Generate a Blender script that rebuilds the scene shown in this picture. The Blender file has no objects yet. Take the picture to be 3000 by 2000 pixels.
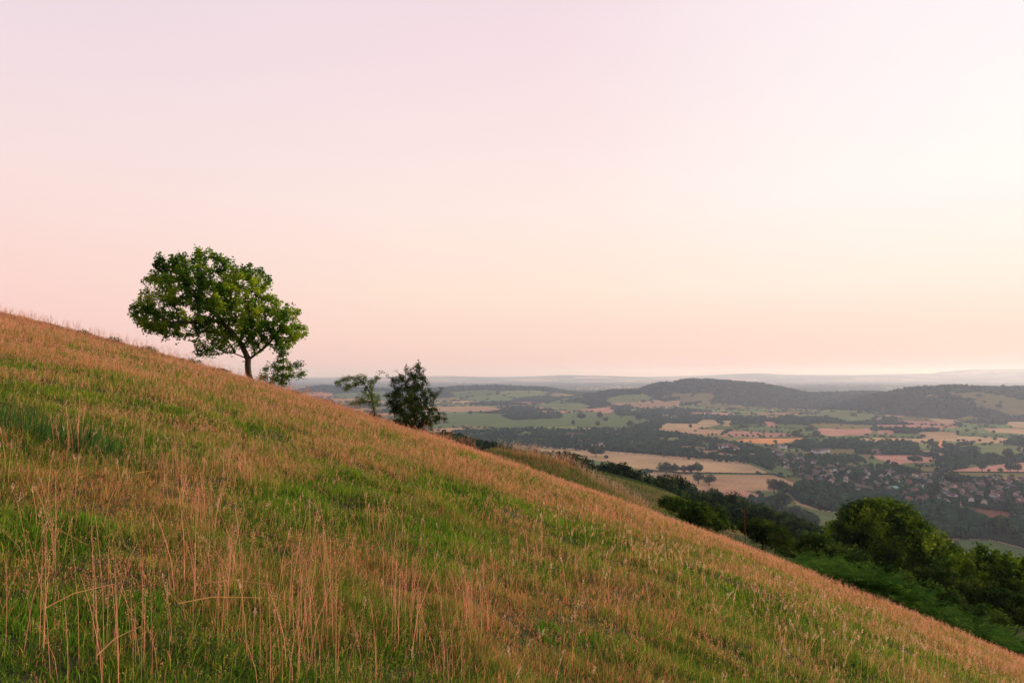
import bpy, math, random
import numpy as np
from mathutils import Vector, Matrix
R = math.radians
random.seed(7)
rng = np.random.default_rng(11)

# ------------------------------------------------------------------ camera, sky, sun, exposure
scene = bpy.context.scene
FOC = 2000.0                      # focal length in pixels of a 3000 px wide picture (24 mm)
HZ = 1095.0                       # row of the eye-level line
PITCH = math.atan((HZ - 1000.0) / FOC)
cam_data = bpy.data.cameras.new('camera')
cam_data.lens = 24.0; cam_data.sensor_width = 36.0
cam_data.clip_start = 0.05; cam_data.clip_end = 80000.0
cam = bpy.data.objects.new('camera', cam_data)
scene.collection.objects.link(cam)
cam.location = (0, 0, 0)
cam.rotation_euler = (R(90) + PITCH, 0, 0)
scene.camera = cam

SUN_AZ = 62.0                     # degrees to the right of the view direction
SUN_EL = 7.0
w = bpy.data.worlds.new('World'); scene.world = w; w.use_nodes = True
nt = w.node_tree; nt.nodes.clear()
def N(t, **k):
    n = nt.nodes.new(t)
    for a, b in k.items(): setattr(n, a, b)
    return n
def L(a, b): nt.links.new(a, b)
def mth(op, a, b=None, clamp=False):
    n = N('ShaderNodeMath', operation=op, use_clamp=clamp)
    for i, v in enumerate((a, b)):
        if v is None: continue
        if isinstance(v, (int, float)): n.inputs[i].default_value = v
        else: L(v, n.inputs[i])
    return n.outputs[0]
def lin(c):
    c = c / 255.0
    return c / 12.92 if c <= 0.04045 else ((c + 0.055) / 1.055) ** 2.4
def S(r, g, b, k=1.0): return (lin(r) * k, lin(g) * k, lin(b) * k, 1)
tc = N('ShaderNodeTexCoord'); sep = N('ShaderNodeSeparateXYZ'); L(tc.outputs['Generated'], sep.inputs[0])
sx, sy_, sz = sep.outputs
def ramp(fac, stops):
    n = N('ShaderNodeValToRGB'); cr = n.color_ramp; cr.interpolation = 'B_SPLINE' if False else 'EASE'
    cr.interpolation = 'LINEAR'
    while len(cr.elements) > 1: cr.elements.remove(cr.elements[-1])
    cr.elements[0].position = stops[0][0]; cr.elements[0].color = stops[0][1]
    for p, c in stops[1:]:
        e = cr.elements.new(p); e.color = c
    L(fac, n.inputs[0]); return n.outputs[0]
elev = mth('ADD', mth('MULTIPLY', sz, 1.0), 0.06, True)         # 0.06 = horizon
hl = mth('SQRT', mth('MAXIMUM', mth('SUBTRACT', 1.0, mth('MULTIPLY', sz, sz)), 1e-4))
azd = mth('DIVIDE', mth('ADD', mth('MULTIPLY', sx, math.sin(R(SUN_AZ))), mth('MULTIPLY', sy_, math.cos(R(SUN_AZ)))), hl)
SKY_FAR = [(0.00, S(222, 186, 184)), (0.05, S(236, 198, 196)), (0.067, S(247, 206, 199)), (0.107, S(254, 211, 203)), (0.18, S(254, 217, 209)),
           (0.295, S(250, 225, 221)), (0.425, S(241, 221, 227)), (0.53, S(236, 218, 226)), (0.75, S(205, 192, 212)), (1.0, S(178, 172, 202))]
SKY_MID = [(0.00, S(226, 190, 182)), (0.05, S(240, 200, 190)), (0.067, S(247, 206, 192)), (0.107, S(253, 217, 201)), (0.18, S(255, 231, 213)),
           (0.295, S(255, 235, 227)), (0.425, S(250, 227, 228)), (0.53, S(244, 222, 229)), (0.75, S(222, 203, 219)), (1.0, S(178, 172, 202))]
SKY_SUN = [(0.00, S(232, 192, 180)), (0.05, S(245, 202, 184)), (0.067, S(249, 207, 190)), (0.107, S(254, 220, 201)), (0.18, S(255, 240, 226)),
           (0.295, S(255, 250, 245)), (0.425, S(255, 247, 247)), (0.53, S(254, 243, 245)), (0.75, S(238, 216, 224)), (1.0, S(178, 172, 202))]
c_far, c_mid, c_sun = ramp(elev, SKY_FAR), ramp(elev, SKY_MID), ramp(elev, SKY_SUN)
def mix(f, a, b):
    n = N('ShaderNodeMix', data_type='RGBA'); L(f, n.inputs[0]); L(a, n.inputs[6]); L(b, n.inputs[7]); return n.outputs[2]
def smooth(v, lo, hi):
    n = N('ShaderNodeMapRange', interpolation_type='SMOOTHSTEP'); L(v, n.inputs[0])
    n.inputs[1].default_value = lo; n.inputs[2].default_value = hi; return n.outputs[0]
# azimuth cosines: left edge of the view -0.16, centre 0.47, right edge 0.90
m1 = mix(smooth(azd, -0.25, 0.55), c_far, c_mid)
m2 = mix(smooth(azd, 0.47, 0.97), m1, c_sun)
back = N('ShaderNodeRGB'); back.outputs[0].default_value = S(168, 160, 190)
m3 = mix(smooth(azd, -0.35, -0.95), m2, back.outputs[0])
# faint long streaks of high thin cloud
sky = N('ShaderNodeTexSky', sky_type='NISHITA', sun_disc=False)
sky.sun_elevation = R(SUN_EL); sky.sun_rotation = R(SUN_AZ); sky.dust_density = 4.0; sky.air_density = 1.2
mp = N('ShaderNodeMapping'); mp.inputs['Scale'].default_value = (1.3, 1.3, 9.0); L(tc.outputs['Generated'], mp.inputs[0])
ns = N('ShaderNodeTexNoise'); ns.inputs['Scale'].default_value = 1.6; ns.inputs['Detail'].default_value = 3; L(mp.outputs[0], ns.inputs[0])
hs = N('ShaderNodeHueSaturation'); L(m3, hs.inputs['Color'])
L(mth('ADD', mth('MULTIPLY', ns.outputs[0], 0.035), 0.9825), hs.inputs['Value'])
bg1 = N('ShaderNodeBackground'); L(sky.outputs[0], bg1.inputs[0]); bg1.inputs[1].default_value = 0.0035
bg2 = N('ShaderNodeBackground'); L(hs.outputs[0], bg2.inputs[0]); bg2.inputs[1].default_value = 1.0
ad = N('ShaderNodeAddShader'); L(bg1.outputs[0], ad.inputs[0]); L(bg2.outputs[0], ad.inputs[1])
ow = N('ShaderNodeOutputWorld'); L(ad.outputs[0], ow.inputs[0])

sd = bpy.data.lights.new('sun', 'SUN'); sd.energy = 4.6; sd.angle = R(6.0); sd.color = (1.0, 0.76, 0.56)
sun = bpy.data.objects.new('sun', sd); scene.collection.objects.link(sun)
sun.location = (60, 20, 40)
sdir = Vector((math.sin(R(SUN_AZ)) * math.cos(R(SUN_EL)), math.cos(R(SUN_AZ)) * math.cos(R(SUN_EL)), math.sin(R(SUN_EL))))
sun.rotation_euler = (-sdir).to_track_quat('-Z', 'Y').to_euler()

vs = scene.view_settings
vs.view_transform = 'Standard'; vs.look = 'None'; vs.exposure = 0.0; vs.gamma = 1.0; vs.use_curve_mapping = False
cy = scene.cycles
scene.render.engine = 'CYCLES'
cy.max_bounces = 6; cy.diffuse_bounces = 3; cy.glossy_bounces = 1; cy.transmission_bounces = 3; cy.volume_bounces = 3
cy.transparent_max_bounces = 4
cy.use_denoising = True
cy.sample_clamp_indirect = 4.0
scene.render.use_motion_blur = False

# ------------------------------------------------------------------ numbers: rays, noise, the lie of the land
def ray(px, py):
    """direction (u, 1, v) of a pixel of the 3000 x 2000 picture"""
    c = (1000.0 - np.asarray(py, float)) / FOC
    yf = math.cos(PITCH) - math.sin(PITCH) * c
    zf = math.sin(PITCH) + math.cos(PITCH) * c
    return (np.asarray(px, float) - 1500.0) / FOC / yf, zf / yf

def _h(ix, iy, iz, seed):
    ix, iy, iz = (np.asarray(q, dtype=np.int64) for q in (ix, iy, iz))
    n = (ix * 374761393 + iy * 668265263 + iz * 2147483 + seed * 974711) & 0xffffffff
    n = ((n ^ (n >> 13)) * 1274126177) & 0xffffffff
    n = ((n ^ (n >> 16)) * 2246822519) & 0xffffffff
    return ((n ^ (n >> 15)) & 0xffffff) / float(0xffffff)
def vnoise(x, y, z=0.0, seed=0):
    x, y, z = np.broadcast_arrays(np.asarray(x, float), np.asarray(y, float), np.asarray(z, float))
    ix, iy, iz = np.floor(x).astype(np.int64), np.floor(y).astype(np.int64), np.floor(z).astype(np.int64)
    fx, fy, fz = x - ix, y - iy, z - iz
    fx, fy, fz = fx * fx * (3 - 2 * fx), fy * fy * (3 - 2 * fy), fz * fz * (3 - 2 * fz)
    r = 0
    for a in (0, 1):
        for b in (0, 1):
            for c in (0, 1):
                wt = (fx if a else 1 - fx) * (fy if b else 1 - fy) * (fz if c else 1 - fz)
                r = r + wt * _h(ix + a, iy + b, iz + c, seed)
    return r
def fbm(x, y, z=0.0, seed=0, oct=4):
    s, a, t = 0, 1.0, 0
    for o in range(oct):
        s = s + a * vnoise(np.asarray(x) * 2 ** o + 17.3 * o, np.asarray(y) * 2 ** o - 9.1 * o, np.asarray(z) * 2 ** o, seed + o)
        t += a; a *= 0.5
    return s / t
def sstep(x, a, b):
    t = np.clip((x - a) / (b - a), 0, 1); return t * t * (3 - 2 * t)
def smax(a, b, k):
    m = np.maximum(a, b); return m + k * np.log1p(np.exp(-np.abs(a - b) / k))

EYE = 1.6
CREST = [(-300, 850), (0, 927), (191, 957), (383, 1008), (548, 1052), (638, 1084), (740, 1116), (880, 1156), (1020, 1201), (1148, 1238), (1275, 1280), (1467, 1344),
         (1594, 1394), (1786, 1460), (1913, 1502), (2040, 1550), (2168, 1588), (2360, 1662), (2551, 1736), (2742, 1812), (3000, 1932), (3300, 2060)]
CREST_Y = np.interp([p[0] for p in CREST], [-300, 0, 740, 1500, 2200, 3000, 3300], [40, 39, 34, 29, 23, 18, 17])
_EX = [(1,0),(0,1),(2,0),(1,1),(0,2),(2,1),(1,2),(0,3),(3,0),(4,0),(3,1),(2,2),(1,3),(0,4)]
def _bas(x, y): return [(x / 30) ** i * (y / 30) ** j for i, j in _EX]
def _fit():
    A, B = [], []
    for (px, py), Y in zip(CREST, CREST_Y):
        u, v = ray(px, py); v = v - 0.16 / Y; c = EYE / Y ** 2
        for k, wt in ((0.35, 0.4), (0.6, 1), (0.85, 3), (1.0, 12), (1.15, 3), (1.5, 1), (2.0, 0.4), (2.6, 0.15)):
            y = k * Y
            vv = v - c * y * (1 - 1 / k) ** 2
            A.append([wt * q / y * 30 for q in _bas(u * y, y)]); B.append(wt * (vv * y + EYE) / y * 30)
    A, B = np.array(A), np.array(B)
    reg = np.diag([0, 0, .05, .05, .05] + [.15] * 4 + [.3] * 5)
    return np.linalg.lstsq(np.vstack([A, reg]), np.concatenate([B, np.zeros(14)]), rcond=None)[0]
PC = _fit()
def z_near(x, y):
    xc, yc = np.clip(x, -48, 34), np.clip(y, -6, 56)
    z = -EYE + sum(c * q for c, q in zip(PC, _bas(xc, yc)))
    return z - 0.33 * (x - xc) - 0.30 * (y - yc)
def ridge_z(pts, Y):
    px, py = np.array(pts, float).T; u, v = ray(px, py); return u * Y, v * Y
SA = ridge_z([(300, 2400), (1250, 1460), (1400, 1345), (1460, 1324), (1560, 1342), (1640, 1362), (1700, 1392), (1760, 1425), (1820, 1455), (1900, 1500), (2050, 1590), (2400, 1900), (3600, 3200)], 52.0)
SB = ridge_z([(300, 2400), (1300, 1450), (1560, 1385), (1640, 1374), (1700, 1378), (1800, 1397), (1900, 1424), (1980, 1450), (2030, 1474), (2070, 1510), (2150, 1600), (2400, 1900), (3600, 3200)], 150.0)
def z_hill(x, y):
    x = np.asarray(x, float); y = np.asarray(y, float)
    zf = -0.25 * x - 0.13 * y - 1.5
    zf = np.where(zf > 45, 45 + (zf - 45) * 0.2, zf)
    t = sstep(np.maximum(y, (x - 20) * 1.6), 46, 100)
    z = z_near(x, y) * (1 - t) + zf * t
    z = z + 0.16 * (fbm(x / 1.7, y / 1.7, 0, 31, 3) - 0.5) * (1 - sstep(y, 60, 120))
    z = z + 0.11 * (fbm(x / 0.42, y / 0.42, 0, 33, 2) - 0.5) * (1 - sstep(np.abs(y) + np.abs(x) * .3, 12, 20))
    a = np.interp(x, *SA) - ((y - 52) / 13.0) ** 2 * 2.0
    b = np.interp(x, *SB) - ((y - 150) / 34.0) ** 2 * 5.0
    z = np.where((y > 30) & (y < 90), smax(z, a, 0.25), z)
    z = np.where((y > 80) & (y < 260), smax(z, b, 0.5), z)
    return z
PLAIN = -215.0
def T_of(pts, Y):
    px, py = np.array(pts, float).T; u, v = ray(px, py); return u * Y, v * Y - PLAIN
H_C = T_of([(1560, 1205), (1650, 1170), (1740, 1154), (1805, 1143), (1874, 1144), (1920, 1127), (1947, 1121), (1970, 1126), (2012, 1112), (2088, 1113), (2142, 1118), (2226, 1124), (2284, 1135), (2330, 1145), (2368, 1153), (2444, 1152), (2559, 1148), (2600, 1155), (2660, 1175), (2750, 1200)], 5000.0)
H_D = T_of([(2540, 1290), (2600, 1200), (2622, 1158), (2640, 1150), (2697, 1137), (2804, 1130), (2865, 1135), (3000, 1135), (3200, 1130), (3500, 1150)], 3800.0)
H_B = T_of([(760, 1160), (860, 1150), (888, 1143), (926, 1131), (977, 1132), (1054, 1138), (1130, 1140), (1296, 1138), (1335, 1133), (1450, 1130), (1606, 1137), (1663, 1147), (1721, 1152), (1850, 1160)], 6300.0)
H_E = T_of([(2200, 1150), (2300, 1134), (2444, 1130), (2540, 1128), (2632, 1133), (2800, 1145)], 11000.0)
H_F = T_of([(300, 1112), (1000, 1106), (1300, 1101), (1480, 1105), (1560, 1102), (1640, 1098), (1750, 1099), (1900, 1105), (2100, 1098), (2215, 1093), (2272, 1097), (2500, 1098), (2693, 1094), (2743, 1099), (2808, 1086), (2865, 1082), (3000, 1081), (3600, 1086)], 24000.0)
H_G = T_of([(-500, 1103), (300, 1102), (900, 1104), (1500, 1102), (2100, 1103), (2600, 1101), (3200, 1099)], 38000.0)
def _b(t): return np.where(np.abs(t) < 1, (1 - t * t) ** 2, 0)
def z_plain(x, y):
    x = np.asarray(x, float); y = np.asarray(y, float)
    z = PLAIN + 9 * (fbm(x / 1100, y / 1100, 0, 5, 2) - 0.5)
    amp = 0.88 + 0.24 * fbm(x / 500, y / 500, 0, 9, 3)
    for (hx, ht), Y, d0, d1 in ((H_C, 5000, 750, 900), (H_D, 3800, 800, 900), (H_B, 6300, 1100, 1200), (H_E, 11000, 1500, 1800), (H_F, 24000, 7000, 4000), (H_G, 38000, 8000, 4000)):
        T = np.interp(x, hx, ht, left=max(ht[0], 0) * 0.6, right=max(ht[-1], 0) * 0.6)
        T = np.maximum(T, 0)
        t = np.where(y < Y, (y - Y) / d0, (y - Y) / d1)
        am = 1 + (amp - 1) * np.clip(np.abs(t) * 4, 0, 1)
        z = np.maximum(z, PLAIN + T * _b(t) * am)
    return z
def terrain(x, y):
    h = z_hill(x, y); p = z_plain(x, y)
    return np.where(h - p > 120, h, smax(np.minimum(h, 200), p, 7.0))
def on_ground(px, py, y0=500.0, y1=24000.0):
    """where the ray of a pixel meets the land between two distances"""
    u, v = ray(px, py)
    ys = np.geomspace(y0, y1, 1400)
    d = terrain(u * ys, ys) - v * ys
    k = np.argmax(d > 0)
    if d[k] <= 0: return None
    if k == 0: return u * ys[0], ys[0]
    t = d[k - 1] / (d[k - 1] - d[k]); y = ys[k - 1] + t * (ys[k] - ys[k - 1])
    return float(u * y), float(y)
_UG = np.linspace(-1.1, 1.1, 441)
_YG = np.geomspace(3, 5000, 260)
_V = terrain(_UG[:, None] * _YG[None, :], np.broadcast_to(_YG, (441, 260))) / _YG
_VM = np.maximum.accumulate(_V, axis=1)
def seen_margin(x, y, z):
    """how far (m) a point stands above the line of sight over the land in front of it"""
    u = x / y; i = np.clip(np.round((u + 1.1) / 2.2 * 440).astype(int), 0, 440)
    j = np.clip(np.searchsorted(_YG, y * 0.97) - 1, 0, 259)
    return z - _VM[i, j] * y

# ------------------------------------------------------------------ helpers: meshes, tags, materials
COL = scene.collection
def tag(o, label=None, cat=None, group=None, kind=None):
    if label: o['label'] = label
    if cat: o['category'] = cat
    if group: o['group'] = group
    if kind: o['kind'] = kind
    return o
def link(name, data, parent=None, loc=None):
    o = bpy.data.objects.new(name, data); COL.objects.link(o)
    if parent: o.parent = parent
    if loc is not None: o.location = loc
    return o
def mesh_np(name, V, loops, counts, tint=None, mats=(), smooth=False, midx=None, face_tint=None):
    """V (n,3); loops flat vertex ids; counts corners per face"""
    me = bpy.data.meshes.new(name)
    V = np.asarray(V, np.float32); loops = np.asarray(loops, np.int32).ravel(); counts = np.asarray(counts, np.int32)
    me.vertices.add(len(V)); me.vertices.foreach_set('co', V.ravel())
    me.loops.add(len(loops)); me.loops.foreach_set('vertex_index', loops)
    me.polygons.add(len(counts))
    st = np.concatenate([[0], np.cumsum(counts)[:-1]]).astype(np.int32)
    me.polygons.foreach_set('loop_start', st)
    for m in mats: me.materials.append(m)
    if midx is not None: me.polygons.foreach_set('material_index', np.asarray(midx, np.int32))
    if smooth: me.polygons.foreach_set('use_smooth', np.ones(len(counts), bool))
    me.update(calc_edges=True)
    if tint is not None:
        a = me.attributes.new('tint', 'FLOAT_COLOR', 'POINT')
        c = np.ones((len(V), 4), np.float32); c[:, :3] = tint; a.data.foreach_set('color', c.ravel())
    if face_tint is not None:
        a = me.attributes.new('tint', 'FLOAT_COLOR', 'FACE')
        c = np.ones((len(counts), 4), np.float32); c[:, :3] = face_tint; a.data.foreach_set('color', c.ravel())
    return me
def grid_faces(nr, nc, mask=None):
    i = np.arange(nr - 1)[:, None] * nc + np.arange(nc - 1)[None, :]
    q = np.stack([i, i + 1, i + nc + 1, i + nc], -1).reshape(-1, 4)
    return q if mask is None else q[mask]
def C(r, g, b): return np.array([lin(r), lin(g), lin(b)])

class MT:
    """a small node-material builder"""
    def __init__(s, name):
        s.m = bpy.data.materials.new(name); s.m.use_nodes = True; s.t = s.m.node_tree; s.t.nodes.clear()
        s.out = s.n('ShaderNodeOutputMaterial')
    def n(s, t, **k):
        q = s.t.nodes.new(t)
        for a, b in k.items(): setattr(q, a, b)
        return q
    def l(s, a, b): s.t.links.new(a, b)
    def noise(s, scale, detail=3, vec=None, rough=0.5):
        q = s.n('ShaderNodeTexNoise'); q.inputs['Scale'].default_value = scale; q.inputs['Detail'].default_value = detail
        q.inputs['Roughness'].default_value = rough
        if vec is None:
            g = s.n('ShaderNodeNewGeometry'); vec = g.outputs['Position']
        s.l(vec, q.inputs['Vector']); return q.outputs[0]
    def ramp(s, f, stops):
        q = s.n('ShaderNodeValToRGB'); cr = q.color_ramp
        while len(cr.elements) > 1: cr.elements.remove(cr.elements[-1])
        cr.elements[0].position, cr.elements[0].color = stops[0][0], tuple(stops[0][1]) + ((1,) if len(stops[0][1]) == 3 else ())
        for p, c in stops[1:]:
            e = cr.elements.new(p); e.color = tuple(c) + ((1,) if len(c) == 3 else ())
        s.l(f, q.inputs[0]); return q.outputs[0]
    def attr(s, name='tint'):
        q = s.n('ShaderNodeAttribute'); q.attribute_name = name; return q.outputs['Color']
    def hsv(s, c, v=None, h=None, sat=None):
        q = s.n('ShaderNodeHueSaturation'); s.l(c, q.inputs['Color'])
        for k, x in (('Value', v), ('Hue', h), ('Saturation', sat)):
            if x is None: continue
            if isinstance(x, (int, float)): q.inputs[k].default_value = x
            else: s.l(x, q.inputs[k])
        return q.outputs[0]
    def mapr(s, f, a, b, lo=0.0, hi=1.0):
        q = s.n('ShaderNodeMapRange'); s.l(f, q.inputs[0])
        for i, v in enumerate((lo, hi, a, b)): q.inputs[i + 1].default_value = v
        return q.outputs[0]
    def leafy(s, col, trans=0.35, gloss=0.0):
        d = s.n('ShaderNodeBsdfDiffuse'); t = s.n('ShaderNodeBsdfTranslucent'); mx = s.n('ShaderNodeMixShader')
        s.l(col, d.inputs[0]); s.l(col, t.inputs[0]); mx.inputs[0].default_value = trans
        s.l(d.outputs[0], mx.inputs[1]); s.l(t.outputs[0], mx.inputs[2])
        r = mx.outputs[0]
        if gloss:
            g = s.n('ShaderNodeBsdfGlossy'); g.inputs['Roughness'].default_value = 0.5; g.inputs['Color'].default_value = (.8, .8, .8, 1)
            m2 = s.n('ShaderNodeMixShader'); m2.inputs[0].default_value = gloss
            s.l(r, m2.inputs[1]); s.l(g.outputs[0], m2.inputs[2]); r = m2.outputs[0]
        s.l(r, s.out.inputs[0]); return s.m
    def solid(s, col, rough=0.9, bump=None, spec=0.2):
        p = s.n('ShaderNodeBsdfPrincipled'); p.inputs['Roughness'].default_value = rough
        p.inputs['Specular IOR Level'].default_value = spec
        if isinstance(col, (tuple, list, np.ndarray)): p.inputs['Base Color'].default_value = tuple(float(q) for q in col)[:3] + (1,)
        else: s.l(col, p.inputs['Base Color'])
        if bump is not None:
            b = s.n('ShaderNodeBump'); b.inputs['Strength'].default_value = bump[1]; b.inputs['Distance'].default_value = bump[2]
            s.l(bump[0], b.inputs['Height']); s.l(b.outputs[0], p.inputs['Normal'])
        s.l(p.outputs[0], s.out.inputs[0]); return s.m

m = MT('turf_soil'); nz = m.noise(0.6, 5, rough=0.65)
M_SOIL = m.solid(m.ramp(nz, [(0.3, (.018, .034, .008)), (0.5, (.038, .046, .014)), (0.7, (.070, .048, .022))]), 1.0)
m = MT('field_surface'); nz = m.noise(0.012, 5, rough=0.7); n2 = m.noise(0.15, 3)
c_ = m.hsv(m.attr(), v=m.mapr(nz, 0.75, 1.25, 0.25, 0.75)); c_ = m.hsv(c_, v=m.mapr(n2, 0.88, 1.12, 0.3, 0.7))
M_FIELD = m.solid(c_, 1.0, spec=0.0)
m = MT('striped_wheat'); g = m.n('ShaderNodeNewGeometry'); mp = m.n('ShaderNodeMapping'); mp.inputs['Rotation'].default_value = (0, 0, R(28)); m.l(g.outputs['Position'], mp.inputs[0])
wv = m.n('ShaderNodeTexWave'); wv.inputs['Scale'].default_value = 0.022; wv.inputs['Distortion'].default_value = 0.6; m.l(mp.outputs[0], wv.inputs[0])
nz = m.noise(0.01, 5, rough=0.7)
c_ = m.hsv(m.attr(), v=m.mapr(nz, 0.76, 1.2, 0.3, 0.7)); c_ = m.hsv(c_, v=m.mapr(wv.outputs[1], 0.965, 1.02))
M_WHEAT = m.solid(c_, 1.0, spec=0.0)

# ------------------------------------------------------------------ the hill under the camera
gx = np.concatenate([np.arange(-84, -14, .5), np.arange(-14, 14, .14), np.arange(14, 190, .5)]); gy = np.concatenate([np.arange(-16, -1, .5), np.arange(-1, 18, .14), np.arange(18, 141, .5)])
X, Y = np.meshgrid(gx, gy); Z = terrain(X, Y)
V = np.stack([X, Y, Z], -1).reshape(-1, 3)
q = grid_faces(len(gy), len(gx))
me = mesh_np('hillside', V, q, np.full(len(q), 4), mats=[M_SOIL], smooth=True)
tag(link('hillside', me), 'grassy hillside falling steeply from left to right', kind='structure')

# ------------------------------------------------------------------ the land below: fields cut out of one ground surface
def world_poly(pts, y0=500.0):
    o = []
    for px, py in pts:
        g = on_ground(px, py, y0)
        if g: o.append(g)
    return np.array(o)
WH, WH2, OR, PK, GR, GR2, OL, BR = C(188, 160, 116), C(178, 146, 106), C(222, 158, 98), C(190, 142, 116), C(98, 116, 66), C(118, 130, 76), C(120, 114, 68), C(124, 86, 64)
FD = [  # kind, colour, outline in pixels of the photograph, label
 ('wheat_field', WH, [(1560,1310),(1600,1314),(1721,1321),(1874,1333),(2065,1350),(2142,1355),(2196,1360),(2226,1371),(2255,1387),(2100,1384),(1990,1384),(1882,1375),(1774,1352),(1683,1340),(1590,1330)], 'large ripe wheat field just above the thin dark hedge line'),
 ('wheat_field', WH2, [(1960,1389),(2100,1390),(2265,1391),(2300,1402),(2345,1421),(2335,1436),(2215,1438),(2100,1436),(2000,1425),(1900,1400)], 'striped tan wheat field just below the thin dark hedge line'),
 ('pasture', GR, [(1300,1209),(1460,1211),(1500,1230),(1640,1225),(1649,1211),(1868,1218),(1917,1236),(1840,1252),(1640,1249),(1480,1254),(1350,1243),(1300,1238)], 'broad green pasture with scattered single trees'),
 ('stubble_field', WH2, [(1200,1191),(1424,1189),(1462,1197),(1466,1205),(1200,1204)], 'pinkish tan field behind the right side of the dark bush'),
 ('wheat_field', OR, [(2150,1291),(2185,1285),(2365,1282),(2368,1289),(2300,1297),(2260,1300),(2200,1297)], 'thin glowing orange field in the middle of the woods'),
 ('wheat_field', PK * 1.05, [(2545,1333),(2690,1333),(2738,1343),(2725,1354),(2660,1356),(2634,1360),(2600,1355)], 'wedge shaped orange field above the village'),
 ('wheat_field', PK, [(2765,1380),(2880,1365),(2950,1357),(3010,1353),(3300,1351),(3300,1382),(3010,1383),(2900,1382),(2800,1382)], 'salmon coloured field with dark round trees at the right edge'),
 ('pasture', OL, [(2705,1384),(3010,1385),(3300,1386),(3300,1404),(3000,1404),(2900,1397),(2780,1397),(2705,1393)], 'olive strip of pasture between the salmon field and the village'),
 ('pasture', GR2, [(2862,1305),(2992,1309),(2988,1330),(2940,1338),(2880,1330),(2866,1316)], 'bright green field near the right edge above the village'),
 ('wheat_field', WH, [(1930,1250),(1955,1239),(2040,1241),(2055,1229),(2095,1229),(2112,1243),(2060,1253),(2030,1261),(1950,1259)], 'ragged pale wheat field behind the dark wood'),
 ('wheat_field', WH, [(2114,1231),(2154,1233),(2138,1247),(2117,1247)], 'small pale wheat patch beside the ragged field'),
 ('stubble_field', PK, [(2233,1235),(2272,1236),(2270,1250),(2243,1248)], 'small pink field'),
 ('stubble_field', PK, [(2238,1219),(2280,1219),(2277,1229),(2238,1226)], 'small pink field under the wooded hill'),
 ('stubble_field', PK, [(2396,1255),(2500,1256),(2556,1255),(2554,1273),(2520,1274),(2430,1277),(2396,1269)], 'row of pink field glimpsed between the hedgerow trees'),
 ('stubble_field', PK, [(2568,1259),(2620,1261),(2617,1274),(2600,1273),(2570,1270)], 'pink field end right of the row'),
 ('stubble_field', WH2, [(2685,1264),(2815,1266),(2802,1281),(2762,1286),(2705,1283)], 'tan field below the right hand hill'),
 ('stubble_field', PK, [(2560,1229),(2600,1215),(2660,1219),(2610,1222),(2590,1229),(2568,1236)], 'curved pink field at the foot of the right hand hill'),
 ('pasture', GR2, [(2385,1205),(2570,1213),(2556,1233),(2480,1235),(2430,1225)], 'green pasture at the foot of the right hand hill'),
 ('wheat_field', WH, [(2710,1224),(2815,1229),(2802,1237),(2765,1241)], 'pale field at the foot of the right hand hill'),
 ('wheat_field', WH, [(2935,1236),(3100,1236),(3100,1252),(2975,1252)], 'pale field at the right edge'),
 ('wheat_field', WH, [(2880,1253),(3100,1257),(3100,1271),(2990,1271),(2900,1264)], 'long pale field at the right edge'),
 ('wheat_field', OR, [(2742,1292),(2770,1292),(2766,1311),(2742,1309)], 'tiny orange field between trees'),
 ('wheat_field', WH, [(2806,1286),(2874,1287),(2872,1297),(2830,1294)], 'short pale field between trees'),
 ('stubble_field', WH2, [(1790,1182),(1900,1178),(1990,1171),(2012,1178),(1940,1193),(1870,1187),(1795,1189)], 'peach field under the middle hill'),
 ('stubble_field', PK, [(1690,1199),(1790,1189),(1802,1209),(1760,1209)], 'peach field above the broad pasture'),
 ('pasture', GR2, [(1560,1191),(1600,1184),(1700,1180),(1740,1191),(1680,1200)], 'pale green field left of the peach fields'),
 ('stubble_field', OL, [(1995,1162),(2070,1150),(2095,1155),(2082,1176),(2030,1178),(1990,1178)], 'brownish field climbing the middle hill'),
 ('stubble_field', OL, [(1925,1166),(1985,1151),(2048,1146),(2000,1164)], 'upper brownish field on the middle hill'),
 ('meadow', OL * 0.9, [(2780,1149),(2880,1149),(3010,1174),(3200,1185),(3200,1215),(2960,1220),(2920,1205),(2860,1190),(2850,1170),(2790,1158)], 'olive meadow with scattered trees on the right hand hill'),
 ('pasture', GR2 * 0.8, [(2266,1452),(2310,1448),(2335,1478),(2400,1494),(2470,1502),(2470,1565),(2425,1565),(2385,1524),(2335,1500),(2300,1488),(2255,1474)], 'olive green pasture left of the big dark tree'),
 ('pasture', GR * 0.8, [(2300,1556),(2360,1556),(2410,1574),(2400,1590),(2300,1586)], 'small green clearing below the olive pasture'),
 ('pasture', GR * 0.8, [(2790,1578),(2900,1581),(3010,1608),(3100,1640),(3100,1670),(2850,1645)], 'dark green pasture behind the right hand trees'),
 ('pasture', GR2, [(2275,1312),(2358,1312),(2354,1323),(2288,1323)], 'short green field among the trees above the big wheat field'),
 ('ploughed_field', BR, [(2850,1486),(2920,1488),(2985,1506),(2975,1532),(2900,1532),(2860,1512)], 'reddish brown bare field beside the village'),
]
FW = [(k, c, world_poly(p, 400.0), l) for k, c, p, l in FD]
def inside(poly, x, y):
    r = np.zeros(x.shape, bool); n = len(poly)
    j = n - 1
    for i in range(n):
        xi, yi, xj, yj = *poly[i], *poly[j]
        cnd = ((yi > y) != (yj > y)) & (x < (xj - xi) * (y - yi) / (yj - yi + 1e-12) + xi)
        r ^= cnd; j = i
    return r
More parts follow.
